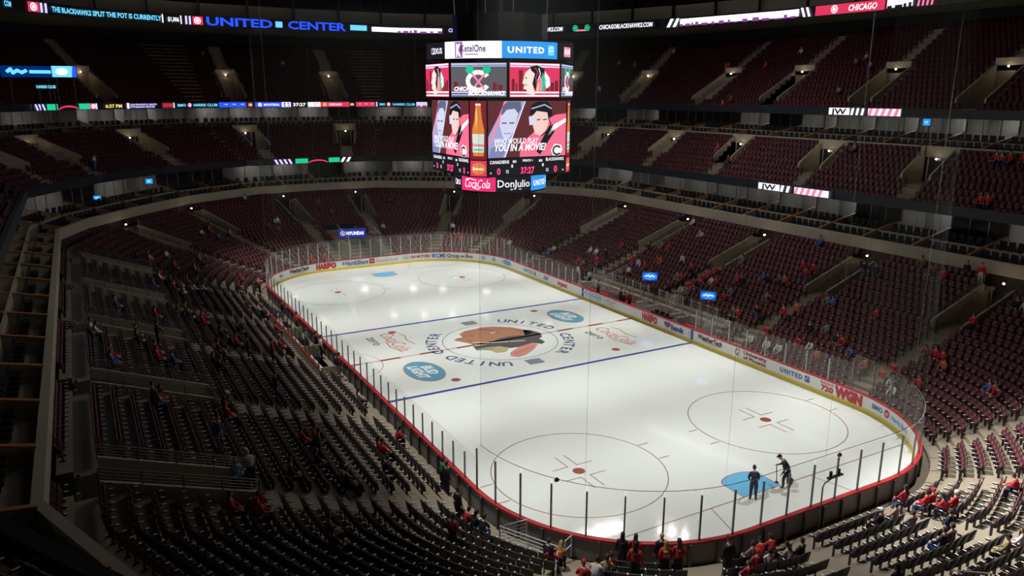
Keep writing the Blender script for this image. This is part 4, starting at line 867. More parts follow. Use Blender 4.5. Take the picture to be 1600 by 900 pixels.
def stuff_seats(lst, name, label, cat, opened=()):
    # compact seat: 12 quads, all in one object
    V = np.array([(-.22, -.23, .40), (-.22, .23, .40), (-.32, .23, .88), (-.32, -.23, .88),
                  (-.28, -.23, .40), (-.28, .23, .40), (-.37, .23, .88), (-.37, -.23, .88),
                  (-.10, -.21, .36), (-.10, .21, .36), (-.17, .21, .72), (-.17, -.21, .72), (-.20, -.21, .38), (-.20, .21, .38), (-.24, .21, .73), (-.24, -.21, .73),
                  (-.20, .24, .62), (.12, .24, .62), (.12, .285, .62), (-.20, .285, .62), (.12, .24, .56), (.12, .285, .56), (-.2, .285, .56),
                  (-.02, .232, .630), (.12, .232, .630), (.12, .293, .630), (-.02, .293, .630),
                  (-.2, .26, 0), (-.08, .26, 0), (-.08, .26, .6), (-.2, .26, .6)])
    F = [((0, 1, 2, 3), 0), ((5, 4, 7, 6), 1), ((3, 2, 6, 7), 1), ((1, 5, 6, 2), 1), ((4, 0, 3, 7), 1), ((8, 9, 10, 11), 0), ((11, 10, 14, 15), 0), ((9, 13, 14, 10), 0), ((12, 8, 11, 15), 0), ((13, 12, 15, 14), 1),
         ((16, 17, 18, 19), 1), ((17, 20, 21, 18), 1), ((18, 21, 22, 19), 1), ((23, 24, 25, 26), 2), ((27, 28, 29, 30), 1)]
    n = len(lst)+len(opened); A_ = np.array([(s[0], s[1], s[2], s[3]) for s in list(lst)+list(opened)]); c, s_ = np.cos(A_[:, 3]), np.sin(A_[:, 3])
    VV = np.repeat(V[None], n, 0); VV[len(lst):, 8:16] = [(.20, -.21, .40), (.20, .21, .40), (.20, .21, .45), (.20, -.21, .45), (-.2, -.21, .38), (-.2, .21, .38), (-.2, .21, .43), (-.2, -.21, .43)]
    X = VV[:, :, 0]*c[:, None]-VV[:, :, 1]*s_[:, None]+A_[:, 0:1]; Y = VV[:, :, 0]*s_[:, None]+VV[:, :, 1]*c[:, None]+A_[:, 1:2]; Z = VV[:, :, 2]+A_[:, 2:3]
    co = np.stack([X, Y, Z], -1).reshape(-1, 3); nf = len(F)
    fi = np.array([f for f, _ in F]); idx = (fi[None]+np.arange(n)[:, None, None]*len(V)).reshape(-1)
    me = bpy.data.meshes.new(name); me.vertices.add(len(co)); me.vertices.foreach_set('co', co.reshape(-1))
    me.loops.add(len(idx)); me.loops.foreach_set('vertex_index', idx); me.polygons.add(n*nf)
    me.polygons.foreach_set('loop_start', np.arange(n*nf)*4); me.polygons.foreach_set('loop_total', np.full(n*nf, 4))
    for m in (MAROON, BLACK, CAP_GLINT): me.materials.append(m)
    mi = np.tile(np.array([m for _, m in F]), n); me.polygons.foreach_set('material_index', mi)
    me.update(calc_edges=True); o = bpy.data.objects.new(name, me); C.objects.link(o); o['kind'] = 'stuff'; tag(o, label, cat); return o
allv = [('low', j, s, q) for j, (s, q) in enumerate(zip(V_LOW, Q_LOW))]+[('mid', j, s, q) for j, (s, q) in enumerate(zip(V_MID, Q_MID))]+[('up', j, s, q) for j, (s, q) in enumerate(zip(V_UP, Q_UP))]
dist = {(t, j): q[2] for t, j, s, q in allv}
inframe = [(t, j, s, q) for t, j, s, q in allv if -6 < q[0] < 1606 and -6 < q[1] < 906 and q[2] > 6 and t == 'low']
inframe.sort(key=lambda e: np.linalg.norm(np.array(e[2][:3])-CP))
near = inframe[:300]; nearset = {(t, j) for t, j, s, q in near}
def open_seat_needed(t, j): return (t, j) in sitters
sitters = {(t, j) for ph, t, j, e in PLACE if e[2] == 's'}
stuff_seats([s for t, j, s, q in allv if (t, j) not in nearset and (t, j) not in sitters and q[2] > 3.2], 'arena_seats', 'endless rows of folding maroon seats on all three stands', 'seats', [s for t, j, s, q in allv if (t, j) in sitters and (t, j) not in nearset])
p0, p1, p2 = seat_parts()
proto = thing('arena_seat', '', 'seat'); p0.build('seat_back', proto); p1.build('seat_pan', proto); p2.build('armrest', proto)
q0, q1, q2 = seat_parts(True)
proto_o = thing('arena_seat', '', 'seat'); q0.build('seat_back', proto_o); q1.build('seat_pan', proto_o); q2.build('armrest', proto_o)
def side_of(x, y):
    if abs(x) > 24 and abs(y) < abs(x)*.75: return 'near end stand' if x > 0 else 'far end stand'
    return 'left stand' if y < 0 else 'right stand'
# sections of the nearest seats are named by their place, rows counted up from the glass
sects = sorted({s[5] for t, j, s, q in near}); secu = {c: np.mean([q[0] for t, j, s, q in near if s[5] == c]) for c in sects}
sects.sort(key=lambda c: secu[c]); cnt = {}
first = True; rows = {}
for e in near: rows.setdefault((e[2][5], e[2][4]), []).append(e)
for (c, i), es in sorted(rows.items()):
    es.sort(key=lambda e: e[3][0])
    for k, (t, j, s, q) in enumerate(es):
        occ = (t, j) in sitters
        sec = 'leftmost' if sects.index(c) == 0 else 'rightmost' if sects.index(c) == len(sects)-1 else nth(sects.index(c))+' from left'
        o = dup(proto_o if occ else proto, (s[0], s[1], s[2]), s[3], '%s maroon seat, %s from left, %s row up, %s bottom block' % ('occupied' if occ else 'folded', nth(k), nth(i-1) if i < 20 else 'top', sec), 'seat', 'arena seats in the rows nearest the camera')
for r_ in (proto, proto_o):
    for ch in list(r_.children): bpy.data.objects.remove(ch)
    bpy.data.objects.remove(r_)

# ================================================================= BOX-LEVEL CHAIRS
CHB = mat('box_chair_black', (.022, .022, .026), .45)
def box_chair():
    mb = MB(); mb.box((0, 0, .46), (.46, .46, .12), CHB); mb.box((-.22, 0, .76), (.10, .46, .52), CHB)
    for y in (-.26, .26): mb.box((-.02, y, .62), (.42, .05, .05), CHB); mb.box((.12, y, .42), (.05, .04, .36), BLACK)
    mb.box((0, 0, .2), (.12, .3, .4), BLACK); return mb
pos = []
for (L, nd, st), zr, nm, row_out in ((SL1, 7.25, 'lower', None), (SL2, 14.60, 'upper', None)):
    for k in range(nd):
        for r_, (oo, zz) in enumerate(((1.35, zr-.62), (3.45, zr-.1))):
            for c in range(6):
                p, t, n = L.at(k*st+.25+.55+c*(st-1.1)/5, -oo, zz)
                q = proj([p+[0, 0, .6]])[0]
                if np.isnan(q[0]) or not (-8 < q[0] < 1608 and -8 < q[1] < 908) or q[2] < 5: continue
                pos.append((np.linalg.norm(p-CP), nm, k, r_, c, p, math.atan2(n[1], n[0]), q))
pos.sort(key=lambda e: e[0]); proto_c = None; order = {}
for e in pos[:300]: order.setdefault((e[1], e[2]), []).append(e)
bay = {'lower': [], 'upper': []}
for (nm, k) in sorted(order): bay[nm].append((float(np.mean([e[7][0] for e in order[(nm, k)]])), float(np.mean([e[7][1] for e in order[(nm, k)]])), k))
names = {}
for nm in bay:
    left = sorted([b for b in bay[nm] if b[0] < 500], key=lambda b: -b[1]); right = sorted([b for b in bay[nm] if b[0] >= 500], key=lambda b: -b[0])
    for i, b in enumerate(left): names[(nm, b[2])] = '%s box from the bottom left' % nth(i)
    for i, b in enumerate(right): names[(nm, b[2])] = '%s box from the right edge' % nth(i)
for e in pos[:300]:
    if proto_c is None: proto_c = box_chair().build('box_chair'); o = proto_c
    else: o = proto_c.copy(); C.objects.link(o)
    o.location = tuple(e[5]); o.rotation_euler = (0, 0, e[6])
    tag(o, 'black box chair, %s in %s row, %s, %s level' % (nth(e[4]), 'front' if e[3] == 0 else 'rear', names[(e[1], e[2])], e[1]), 'chair', 'black chairs in the private boxes')
mbs = MB()
for e in pos[300:]:
    c, s_ = math.cos(e[6]), math.sin(e[6]); ax = np.array([[c, s_, 0], [-s_, c, 0], [0, 0, 1]]); P = np.array(e[5])
    mbs.box(P+[0, 0, .45], (.46, .5, .14), CHB, ax); mbs.box(P-ax[0]*.22+[0, 0, .74], (.1, .5, .5), CHB, ax)
tag(mbs.build('box_chairs', kind='stuff'), 'black chairs in the private boxes far across the arena', 'chairs')

# ================================================================= PORTALS, LAMPS, RAILS
def place_name(p):
    return side_of(p[0], p[1])
def lamp_mesh():
    mb = MB(); mb.tube([(0, 0, -.07), (0, 0, -.02), (0, 0, .07)], [.05, .075, .05], LAMP, 10); return mb
lm = None; lampcount = {}
rank = {}
allp = []
for tier, tt, i_, zz, vts in (('lower', LOW, 21, 5.98, VT1), ('middle', MIDT, 9, 13.55, VT2), ('upper', UPT, 9, None, VT3)):
    for t in vts:
        p2 = tt.ring(tt.e[i_])(np.array(t)); z = zz if zz else 21.35
        L = Loop(tt.ring(tt.e[i_]), 60); s = L.s_of(t); p, tv, nn = L.at(s, .35, z)
        q = proj([p])[0]
        if np.isnan(q[0]) or not (-5 < q[0] < 1605 and -5 < q[1] < 905) or q[2] < 10: continue
        allp.append((tier, tt, t, p, tv, nn, q))
for a in allp: rank.setdefault((a[0], place_name(a[3])), []).append(a)
for (tier, sd), l in rank.items():
    l.sort(key=lambda a: a[6][2])
    for i, (ti, tt, t, p, tv, nn, q) in enumerate(l):
        if ti == 'lower' and sd == 'left stand' and p[0] > -30: pass
        elif lm is None: lm = lamp_mesh().build('portal_lamp'); o = lm
        else: o = lm.copy(); C.objects.link(o)
        if not (ti == 'lower' and sd == 'left stand' and p[0] > -30):
            o.location = tuple(p); o.rotation_euler = (0, math.pi/2, math.atan2(nn[1], nn[0]))
            tag(o, 'small bright portal lamp, %s nearest on the %s level of the %s' % (nth(i), ti, sd), 'lamp', 'lamps over the stair portals')
        ax = np.array([nn, tv, [0, 0, 1]]); w_ = tt.vw
        if ti == 'upper':                            # header block of the upper portals
            mb = MB(); z0 = tt.fz; c = p-nn*.8
            mb.box((c[0], c[1], (21.0+22.1)/2), (.9, 2*w_+.4, 1.1), CONCL, ax)
            mb.build('wall_portal_head', kind='structure')
            mb = MB(); c = p-nn*.40; mb.box((c[0], c[1], (z0+21.0)/2), (.06, 2*w_-.1, 21.0-z0), BLACK, ax); mb.build('dark_opening_%d' % (100+i), kind='structure')  # flat black panel stands for the shade inside the portal opening
        else:
            z0 = tt.fz; z1_ = z0+2.15; c = p-nn*.22
            mb = MB(); mb.box((c[0], c[1], (z0+z1_)/2), (.08, 1.5, 2.15), BLACK, ax, None)  # black sheet painted in for the dark of the open portal
            for q_ in (-.8, .8): d = c+tv*q_; mb.box((d[0], d[1], (z0+z1_)/2), (.14, .1, 2.2), CONCL, ax)
            mb.build('dark_opening_%d' % (1+i), kind='structure')
# guard rails on the lower stand's trench walls
def rail(pts, z_add, h, name, label, m=METAL, bars=4, post=1.3, group=None, cat='railing', r=.022):
    P = [np.array(p, float) for p in pts]; o = thing(name, label, cat, tuple(P[0]), 0, group); off = P[0]
    mb = MB()
    for b in range(bars):
        zz = h*(b+1)/bars; mb.tube([tuple(p-off+[0, 0, zz]) for p in P], r, m, 5)
    mb.build('rail_bars', o)
    for a, b in zip(P[:-1], P[1:]):
        n = max(1, int(np.linalg.norm(b-a)/post))
        for k in range(n+1): c = a+(b-a)*k/n-off; mp = MB(); mp.tube([tuple(c-[0, 0, .1]), tuple(c+[0, 0, h])], r*1.3, m, 5); mp.build('rail_post', o)
    return o
rk = {}
for t in VT1:
    d0, d1 = LOW.e[LOW.vd[0]], LOW.e[LOW.pend]; z0, z1_ = LOW.z[LOW.vd[0]]+.62, LOW.z[LOW.pend-1]+.62
    for sg in (-1, 1):
        tt_ = (t+sg*LOW.dT(t, LOW.vw+.09)) % 4; a = (*LOW.ring(d0)(np.array(tt_)), z0); b = (*LOW.ring(d1)(np.array(tt_)), z1_)
        q = proj([a, b])
        if np.isnan(q[:, 0]).any() or (q[:, 0] > 1640).all() or (q[:, 0] < -40).all() or (q[:, 1] > 930).all(): continue
        rk.setdefault(place_name(a), []).append((min(q[:, 2]), a, b))
for sd, l in rk.items():
    l.sort(key=lambda e: e[0])
    for i, (dd, a, b) in enumerate(l):
        rail([a, b], 0, .5, 'guard_rail', 'metal guard rail on a concrete trench wall, %s nearest in the %s' % (nth(i), sd), group='guard rails on the trench walls')
# white railing round the gap behind the near left corner
zr_ = .25
A1, A2, A3, A4 = hit(781, 822, 1.25), hit(823, 812, 1.25), hit(872, 854, 1.25), hit(868, 888, 1.3)
for P in (A1, A2, A3, A4): P[2] = zr_
rail([A2, A1, A3, A4], 0, 1.0, 'gate_railing', 'white six-bar railing round a gap behind the near left corner of the boards', WRAIL, 6, 1.1)
rail([hit(883, 855, .9)*[1, 1, 0]+[0, 0, .3], hit(893, 843, .9)*[1, 1, 0]+[0, 0, .2]], 0, .9, 'gate_railing', 'short white handrail beside the seated fans behind the near end glass', WRAIL, 2, .6)
rail([hit(655, 884, 3)*[1, 1, 0]+[0, 0, 2.2], hit(676, 884, 3)*[1, 1, 0]+[0, 0, 2.2]], 0, .9, 'aisle_handrail', 'small grey aisle handrail at the bottom left of the railed gap', METAL, 2, .6)
rail([hit(1487, 895, 3)*[1, 1, 0]+[0, 0, 2.2], hit(1548, 900, 3)*[1, 1, 0]+[0, 0, 2.2]], 0, .9, 'aisle_handrail', 'pale aisle handrail at the lower right edge of the picture', WRAIL, 1, .9)
rail([hit(265, 388, 3.0)*[1, 1, 0]+[0, 0, 2.6], hit(286, 398, 3.0)*[1, 1, 0]+[0, 0, 2.3]], 0, .9, 'aisle_handrail', 'pale handrail in the far left corner crowd', WRAIL, 2, 1.5)
rail([hit(356, 362, 3.0)*[1, 1, 0]+[0, 0, 2.6], hit(370, 370, 3.0)*[1, 1, 0]+[0, 0, 2.3]], 0, .9, 'aisle_handrail', 'pale handrail at the top of the far left lit stair', WRAIL, 2, 1.5)

# ================================================================= NETS
def net(s0, s1, name, label, z0=3.35, z1=30.0, cables=(), d=.35):
    o = thing(name, label, 'safety net', tuple(BL.at((s0+s1)/2, 0, z0)[0])); off = np.array(o.location)
    mb = MB(); mb.strip([tuple(np.array(p)-off) for p in seg_pts(s0, s1, .02, z0, d)], [tuple(np.array(p)-off) for p in seg_pts(s0, s1, .02, z1, d)], NET); mb.build('mesh_panel', o)
    mb = MB(); mb.tube([tuple(np.array(p)-off) for p in seg_pts(s0, s1, .02, z0, .8)], .014, BLACK, 5); mb.build('bottom_rope', o)
    CB = mat('net_cable', (.15, .17, .17), .8, alpha=.2)
    for s in [s0]+list(np.linspace(s0, s1, 7)[1:-1])+[s1]:
        mb = MB(); p = np.array(BL.at(s, .02, z0)[0])-off; mb.tube([tuple(p), tuple(p+[0, 0, z1-z0])], .014, CB, 4); mb.build('support_cable', o)
    return o
def arc(a, b): return (a, b if b > a else b+BL.L)
net(BL.near(22.2, 12.95), BL.near(22.2, -12.95), 'safety_net', 'thin grey safety net hanging above the near end glass')
a_, b_ = arc(BL.near(-22.2, -12.95), BL.near(-22.2, 12.95)); net(a_, b_, 'safety_net', 'thin grey safety net hanging above the far end glass')
# camera clamp on the near glass line and the arm with two lamps
for (u, v, s) in ((870, 750, 'left'), (1312, 711, 'right')):
    p = hit(u, v, 3.35); mb = MB(); mb.box((0, 0, 0), (.11, .17, .11), BLACK); mb.box((0, 0, .08), (.06, .08, .06), BLACK); o = mb.build('net_clamp'); o.location = tuple(p); tag(o, 'small black clamp on the net rope above the near glass, the %s one' % s, 'clamp')
t_ = thing('camera_arm', 'black upright arm carrying a two-post bracket behind the near end boards', 'camera arm', (30.75, -.35, 0))
mb = MB(); mb.tube([(0, 0, 0), (0, 0, 2.05), (0, .1, 2.2), (0, .5, 2.32)], .035, POST, 8); mb.build('upright_pole', t_)
mb = MB(); mb.box((0, .75, 2.38), (.14, .95, .07), BLACK); mb.build('bracket', t_)
for q in (.45, .98): mb = MB(); mb.tube([(0, q, 2.4), (0, q, 2.68)], .07, BLACK, 8); mb.build('lamp_head', t_)

# ================================================================= BENCHES, PENALTY BOXES, TUNNEL
mb = MB(); mb.box((-.3, 15.0, .075), (17.2, 3.2, .15), mat('bench_floor_red', (.22, .03, .03), .5)); mb.build('floor_benches', kind='structure')
BRED = mat('bench_red', (.42, .04, .05), .5); BOXW = mat('bench_panel_white', (.62, .63, .64), .45)
for nm, xa, xb in (('farthest', -9.0, -4.6), ('second farthest', -4.0, -.7), ('second nearest', .8, 3.8), ('nearest', 4.8, 7.8)):
    t_ = thing('team_bench', '%s of four red-trimmed bench enclosures with white back panels and glass' % nm, 'bench', ((xa+xb)/2, 14.6, .15)); w_ = xb-xa
    mb = MB(); mb.box((0, 0, .42), (w_-.4, .38, .07), BRED)
    for q in (-1, 0, 1): mb.box((q*(w_-.8)/2, 0, .2), (.1, .3, .4), BLACK)
    mb.build('bench_seat', t_)
    mb = MB(); mb.box((0, .62, .55), (w_, .1, 1.1), BOXW); mb.box((0, .56, .12), (w_, .06, .24), BRED); mb.build('back_panel', t_)
    n = 3
    for k in range(n):
        x0 = -w_/2+k*w_/n
        mb = MB(); mb.face([(x0+.04, .62, 1.1), (x0+w_/n-.04, .62, 1.1), (x0+w_/n-.04, .62, 2.3), (x0+.04, .62, 2.3)], GLASS); mb.box((x0+w_/n/2, .62, 2.31), (w_/n-.08, .02, .02), GLASSE); mb.build('glass_pane', t_)
        A = Art(lambda a, b, o: (a, .565-o, b), 9, .006); A.ring(x0+w_/n/2, .72, .19, .19, .05, INKG if k != 1 else INKR, n=16); A.line([(x0+w_/n/2-.1, .66), (x0+w_/n/2+.1, .8)], .05, INKG); A.build('crest', t_)
    for k in range(n+1): mb = MB(); mb.box((-w_/2+k*w_/n, .62, 1.2), (.06, .07, 2.4), POSTL); mb.build('glass_post', t_)
    for q in (-1, 1): mb = MB(); mb.box((q*w_/2, -.1, .55), (.06, 1.3, 1.0), BOXW); mb.build('side_panel', t_)
for x0, x1, lab in ((-9.6, -8.5, 'far'), (8.2, 9.4, 'near')): pass
t_ = thing('score_desk', 'timekeepers desk with black cloth between the benches at centre ice', 'desk', (.2, 13.9, .15))
mb = MB(); mb.box((2.6, .0, .80), (2.4, .5, .06), BLACK); mb.box((2.6, -.2, .45), (2.4, .05, .7), BLACK); mb.build('desk', t_)
for k in range(3): mb = MB(); mb.box((1.9+k*.7, .05, .93), (.3, .2, .2), BLACK); mb.build('monitor', t_)
for i_, (u, v) in enumerate(((1000, 432), (1078, 470))):
    p = hit(u, v, 1.2); p[1] = 17.2; 
    rail([(p[0], 16.0, .6), (p[0]+.1, 18.6, 1.5)], 0, 1.1, 'stair_railing', 'white stair railing beside the %s oval sign' % ('farther' if i_ == 0 else 'nearer'), WRAIL, 5, .8)
# left side penalty boxes
mb = MB(); mb.box((-5.0, -14.3, .075), (15.6, 2.2, .15), CONC); mb.build('floor_penalty_boxes', kind='structure')
CREAM = mat('box_panel_cream', (.50, .46, .34), .5)
for nm, xa, xb in (('farthest', -12.4, -7.6), ('middle', -7.2, -2.6), ('nearest', -2.2, 2.4)):
    t_ = thing('penalty_box', '%s enclosure on the left side with cream back panels and glass' % nm, 'penalty box', ((xa+xb)/2, -15.0, .15)); w_ = xb-xa
    mb = MB(); mb.box((0, 0, .5), (w_, .09, 1.0), CREAM); mb.build('back_panel', t_)
    mb = MB(); mb.box((0, 0, 1.03), (w_, .14, .06), RED); mb.build('cap_rail', t_)
    mb = MB(); mb.box((0, .45, .42), (w_-.5, .35, .06), BOXW); mb.box((0, .45, .2), (w_-.9, .1, .4), BLACK); mb.build('bench_seat', t_)
    for k in range(4):
        x0 = -w_/2+k*w_/4; mb = MB(); mb.face([(x0+.03, 0, 1.06), (x0+w_/4-.03, 0, 1.06), (x0+w_/4-.03, 0, 2.3), (x0+.03, 0, 2.3)], GLASS); mb.box((x0+w_/8, 0, 2.31), (w_/4-.06, .02, .02), GLASSE); mb.build('glass_pane', t_)
    for k in range(5): mb = MB(); mb.box((-w_/2+k*w_/4, 0, 1.6), (.05, .06, 1.4), POST); mb.build('glass_post', t_)
    mb = MB(); mb.box((w_/2, .75, .5), (.06, 1.3, .9), CREAM); mb.build('side_panel', t_)
# machine tunnel behind the far end glass
mb = MB()
for y in (-2.2, 1.5): mb.box((-36.2, y, 1.3), (10.6, .16, 2.6), CONC)
mb.box((-41.4, -.35, 1.6), (.3, 3.7, 3.2), DARK); mb.box((-36.2, -.35, .4), (10.6, 3.6, .03), DARK); mb.build('wall_tunnel', kind='structure')
for y, s in ((-2.2, 'left'), (1.5, 'right')):
    t_ = thing('tunnel_glass', 'sloping clear glass screen on the %s wall of the far end tunnel' % s, 'glass screen', (-31.4, y, 1.0))
    mb = MB(); mb.face([(0, 0, 0), (-4.5, 0, 1.6), (-4.5, 0, 3.2), (0, 0, 2.5)], GLASS); mb.build('glass_pane', t_)
    mb = MB(); mb.tube([(0, 0, 2.5), (-4.5, 0, 3.2)], .03, POSTL, 5); mb.tube([(0, 0, 0), (0, 0, 2.5)], .03, POSTL, 5); mb.build('frame', t_)

# ================================================================= PEOPLE
def mcol(n, c, r=.75): return mat('cloth_'+n, c, r)
COL = {'red': (.50, .02, .03), 'white': (.66, .66, .68), 'black': (.012, .012, .014), 'grey': (.20, .20, .21), 'blue': (.05, .14, .42), 'navy': (.015, .02, .055), 'green': (.05, .17, .07),
       'orange': (.48, .12, .04), 'maroon': (.18, .02, .03), 'olive': (.20, .17, .07), 'tan': (.42, .34, .24), 'jersey': (.52, .02, .03), 'darkblue': (.02, .04, .12), 'lightblue': (.18, .30, .45), 'plaid': (.50, .46, .36)}
SKIN = mat('skin', (.55, .33, .24), .6); HAIRM = {'hair': mat('hair_brown', (.045, .028, .018), .7), 'blond': mat('hair_blond', (.42, .28, .10), .7), 'grey': mat('hair_grey', (.5, .5, .5), .8), 'bald': SKIN,
        'whitecap': mcol('white', COL['white']), 'redcap': mcol('red', COL['red']), 'blackcap': mcol('black', COL['black']), 'long': mat('hair_black', (.012, .01, .01), .6), 'white': mcol('white', COL['white'])}
SHOE = mat('shoe', (.02, .02, .02), .6); FACEM = mat('face_dark', (.10, .04, .03), .6)
def person_mesh(name, J, bones, zone):
    # J: joint -> (x, y, z, r); bones: list of (a, b); zone: joint -> material slot
    keys = list(J); me = bpy.data.meshes.new(name); me.from_pydata([J[k][:3] for k in keys], [(keys.index(a), keys.index(b)) for a, b in bones], [])
    o = bpy.data.objects.new(name, me); C.objects.link(o)
    sk = o.modifiers.new('skin', 'SKIN'); sk.use_smooth_shade = True; sk.branch_smoothing = .3
    me.skin_vertices[0].data
    for i, k in enumerate(keys):
        r = J[k][3]; bulk = 1.0 if (len(k) > 2 and k[1] in 'ft' and k[2:3].isdigit()) or k in ('head', 'neck') or k[1:] in ('pa', 'wr', 'to', 'he') else 1.22; r = tuple(q*bulk for q in r) if isinstance(r, tuple) else r*bulk; me.skin_vertices[0].data[i].radius = r if isinstance(r, tuple) else (r, r)
        me.skin_vertices[0].data[i].use_root = (k == 'pelvis')
    sd = o.modifiers.new('sub', 'SUBSURF'); sd.levels = 1
    bpy.context.view_layer.update()
    m2 = bpy.data.meshes.new_from_object(o.evaluated_get(bpy.context.evaluated_depsgraph_get())); bpy.data.objects.remove(o)
    V = np.array([v.co[:] for v in m2.vertices]); F = [tuple(p.vertices) for p in m2.polygons]
    JP = np.array([J[k][:3] for k in keys]); seg = [(JP[keys.index(a)], JP[keys.index(b)], zone.get(a, 1), zone.get(b, 1)) for a, b in bones]
    mi = []
    for f in F:
        c = V[list(f)].mean(0); best = (1e9, 0)
        for a, b, za, zb in seg:
            t = np.clip(np.dot(c-a, b-a)/max(1e-9, np.dot(b-a, b-a)), 0, 1); d = np.linalg.norm(c-a-t*(b-a))
            if d < best[0]: best = (d, za if t < .5 else zb)
        mi.append(best[1])
    mb = MB(); mb.v = [tuple(v) for v in V]; mb.f = F; mb.mats = [SKIN, mcol('red', COL['red']), mcol('black', COL['black']), SHOE, FACEM]; mb.m = mi
    hx, hy, hz = J['head'][:3]                       # face features
    yaw_, pit = J['head'][4:6] if len(J['head']) > 4 else (0, 0)
    Rm = np.array(Matrix.Rotation(yaw_, 3, 'Z') @ Matrix.Rotation(pit, 3, 'Y'))
    def blob(cx, cy, cz, rx, ry, rz, m, n=8, q=5):
        k = len(mb.v); rows = []
        for i in range(q+1):
            ph = math.pi*i/q
            for j in range(n):
                th = 2*math.pi*j/n; p = np.array([cx+rx*math.sin(ph)*math.cos(th), cy+ry*math.sin(ph)*math.sin(th), cz+rz*math.cos(ph)]); mb.v.append(tuple(Rm @ p+[hx, hy, hz]))
        for i in range(q):
            for j in range(n): mb.f.append((k+i*n+j, k+(i+1)*n+j, k+(i+1)*n+(j+1) % n, k+i*n+(j+1) % n)); mb.m.append(m)
    blob(0, 0, 0, .098, .078, .125, 0, 14, 9); blob(.03, 0, -.06, .06, .055, .06, 0)
    blob(.102, 0, -.012, .022, .014, .026, 0); blob(.088, 0, -.062, .012, .026, .007, 4)
    for y in (-.032, .032): blob(.088, y, .012, .010, .013, .008, 4); blob(-.005, y*2.5, -.01, .02, .010, .032, 0)
    hair = MB(); hm = HAIRM['hair']; kk = MB()
    def cap_(style):
        h = MB(); n, q = 14, 7; lim = 1.75 if style != 'cap' else 1.45
        for i in range(q+1):
            ph = lim*i/q
            for j in range(n):
                th = 2*math.pi*j/n; back = .5-.5*math.cos(th)
                pp = ph*(1+(.35 if style != 'cap' else .1)*back) if i == q or i > 2 else ph
                if style != 'cap' and math.cos(th) > .3: pp = min(pp, 1.05)
                p = np.array([-.006+.110*math.sin(pp)*math.cos(th), .090*math.sin(pp)*math.sin(th), .01+.133*math.cos(pp)]); h.v.append(tuple(Rm @ p+[hx, hy, hz]))
        for i in range(q):
            for j in range(n): h.f.append((i*n+j, (i+1)*n+j, (i+1)*n+(j+1) % n, i*n+(j+1) % n)); h.m.append(0)
        if style == 'cap':
            k = len(h.v)
            for zz in (.045, .055):
                for a in np.linspace(-1.0, 1.0, 7): p = np.array([.05+.125*math.cos(a), .075*math.sin(a)*1.1, zz]); h.v.append(tuple(Rm @ p+[hx, hy, hz]))
                for y in (.08, -.08): h.v.append(tuple(Rm @ np.array([.06, y, zz])+[hx, hy, hz]))
            h.f += [tuple(range(k, k+9)), tuple(range(k+9, k+18))[::-1]]; h.m += [0, 0]
        if style == 'long':
            k = len(h.v); n2 = 10
            for i in range(5):
                for j in range(n2): th = 2*math.pi*j/n2; p = np.array([-.055-.012*i+.05*math.cos(th), (.085+.006*i)*math.sin(th), .02-.09*i]); h.v.append(tuple(Rm @ p+[hx, hy, hz]))
            for i in range(4):
                for j in range(n2): h.f.append((k+i*n2+j, k+(i+1)*n2+j, k+(i+1)*n2+(j+1) % n2, k+i*n2+(j+1) % n2)); h.m.append(0)
            h.f.append(tuple(k+4*n2+j for j in range(n2))); h.m.append(0)
        h.mats = [hm]; return h
    me = bpy.data.meshes.new(name); me.from_pydata(mb.v, [], mb.f)
    for m in mb.mats: me.materials.append(m)
    me.polygons.foreach_set('material_index', mb.m); me.polygons.foreach_set('use_smooth', [True]*len(mb.f)); me.update()
    hs = {}
    for st_ in ('hair', 'cap', 'long'):
        h = cap_(st_); q = bpy.data.meshes.new('hair'); q.from_pydata(h.v, [], h.f); q.materials.append(hm); q.polygons.foreach_set('use_smooth', [True]*len(h.f)); q.update(); hs[st_] = q
    return me, hs
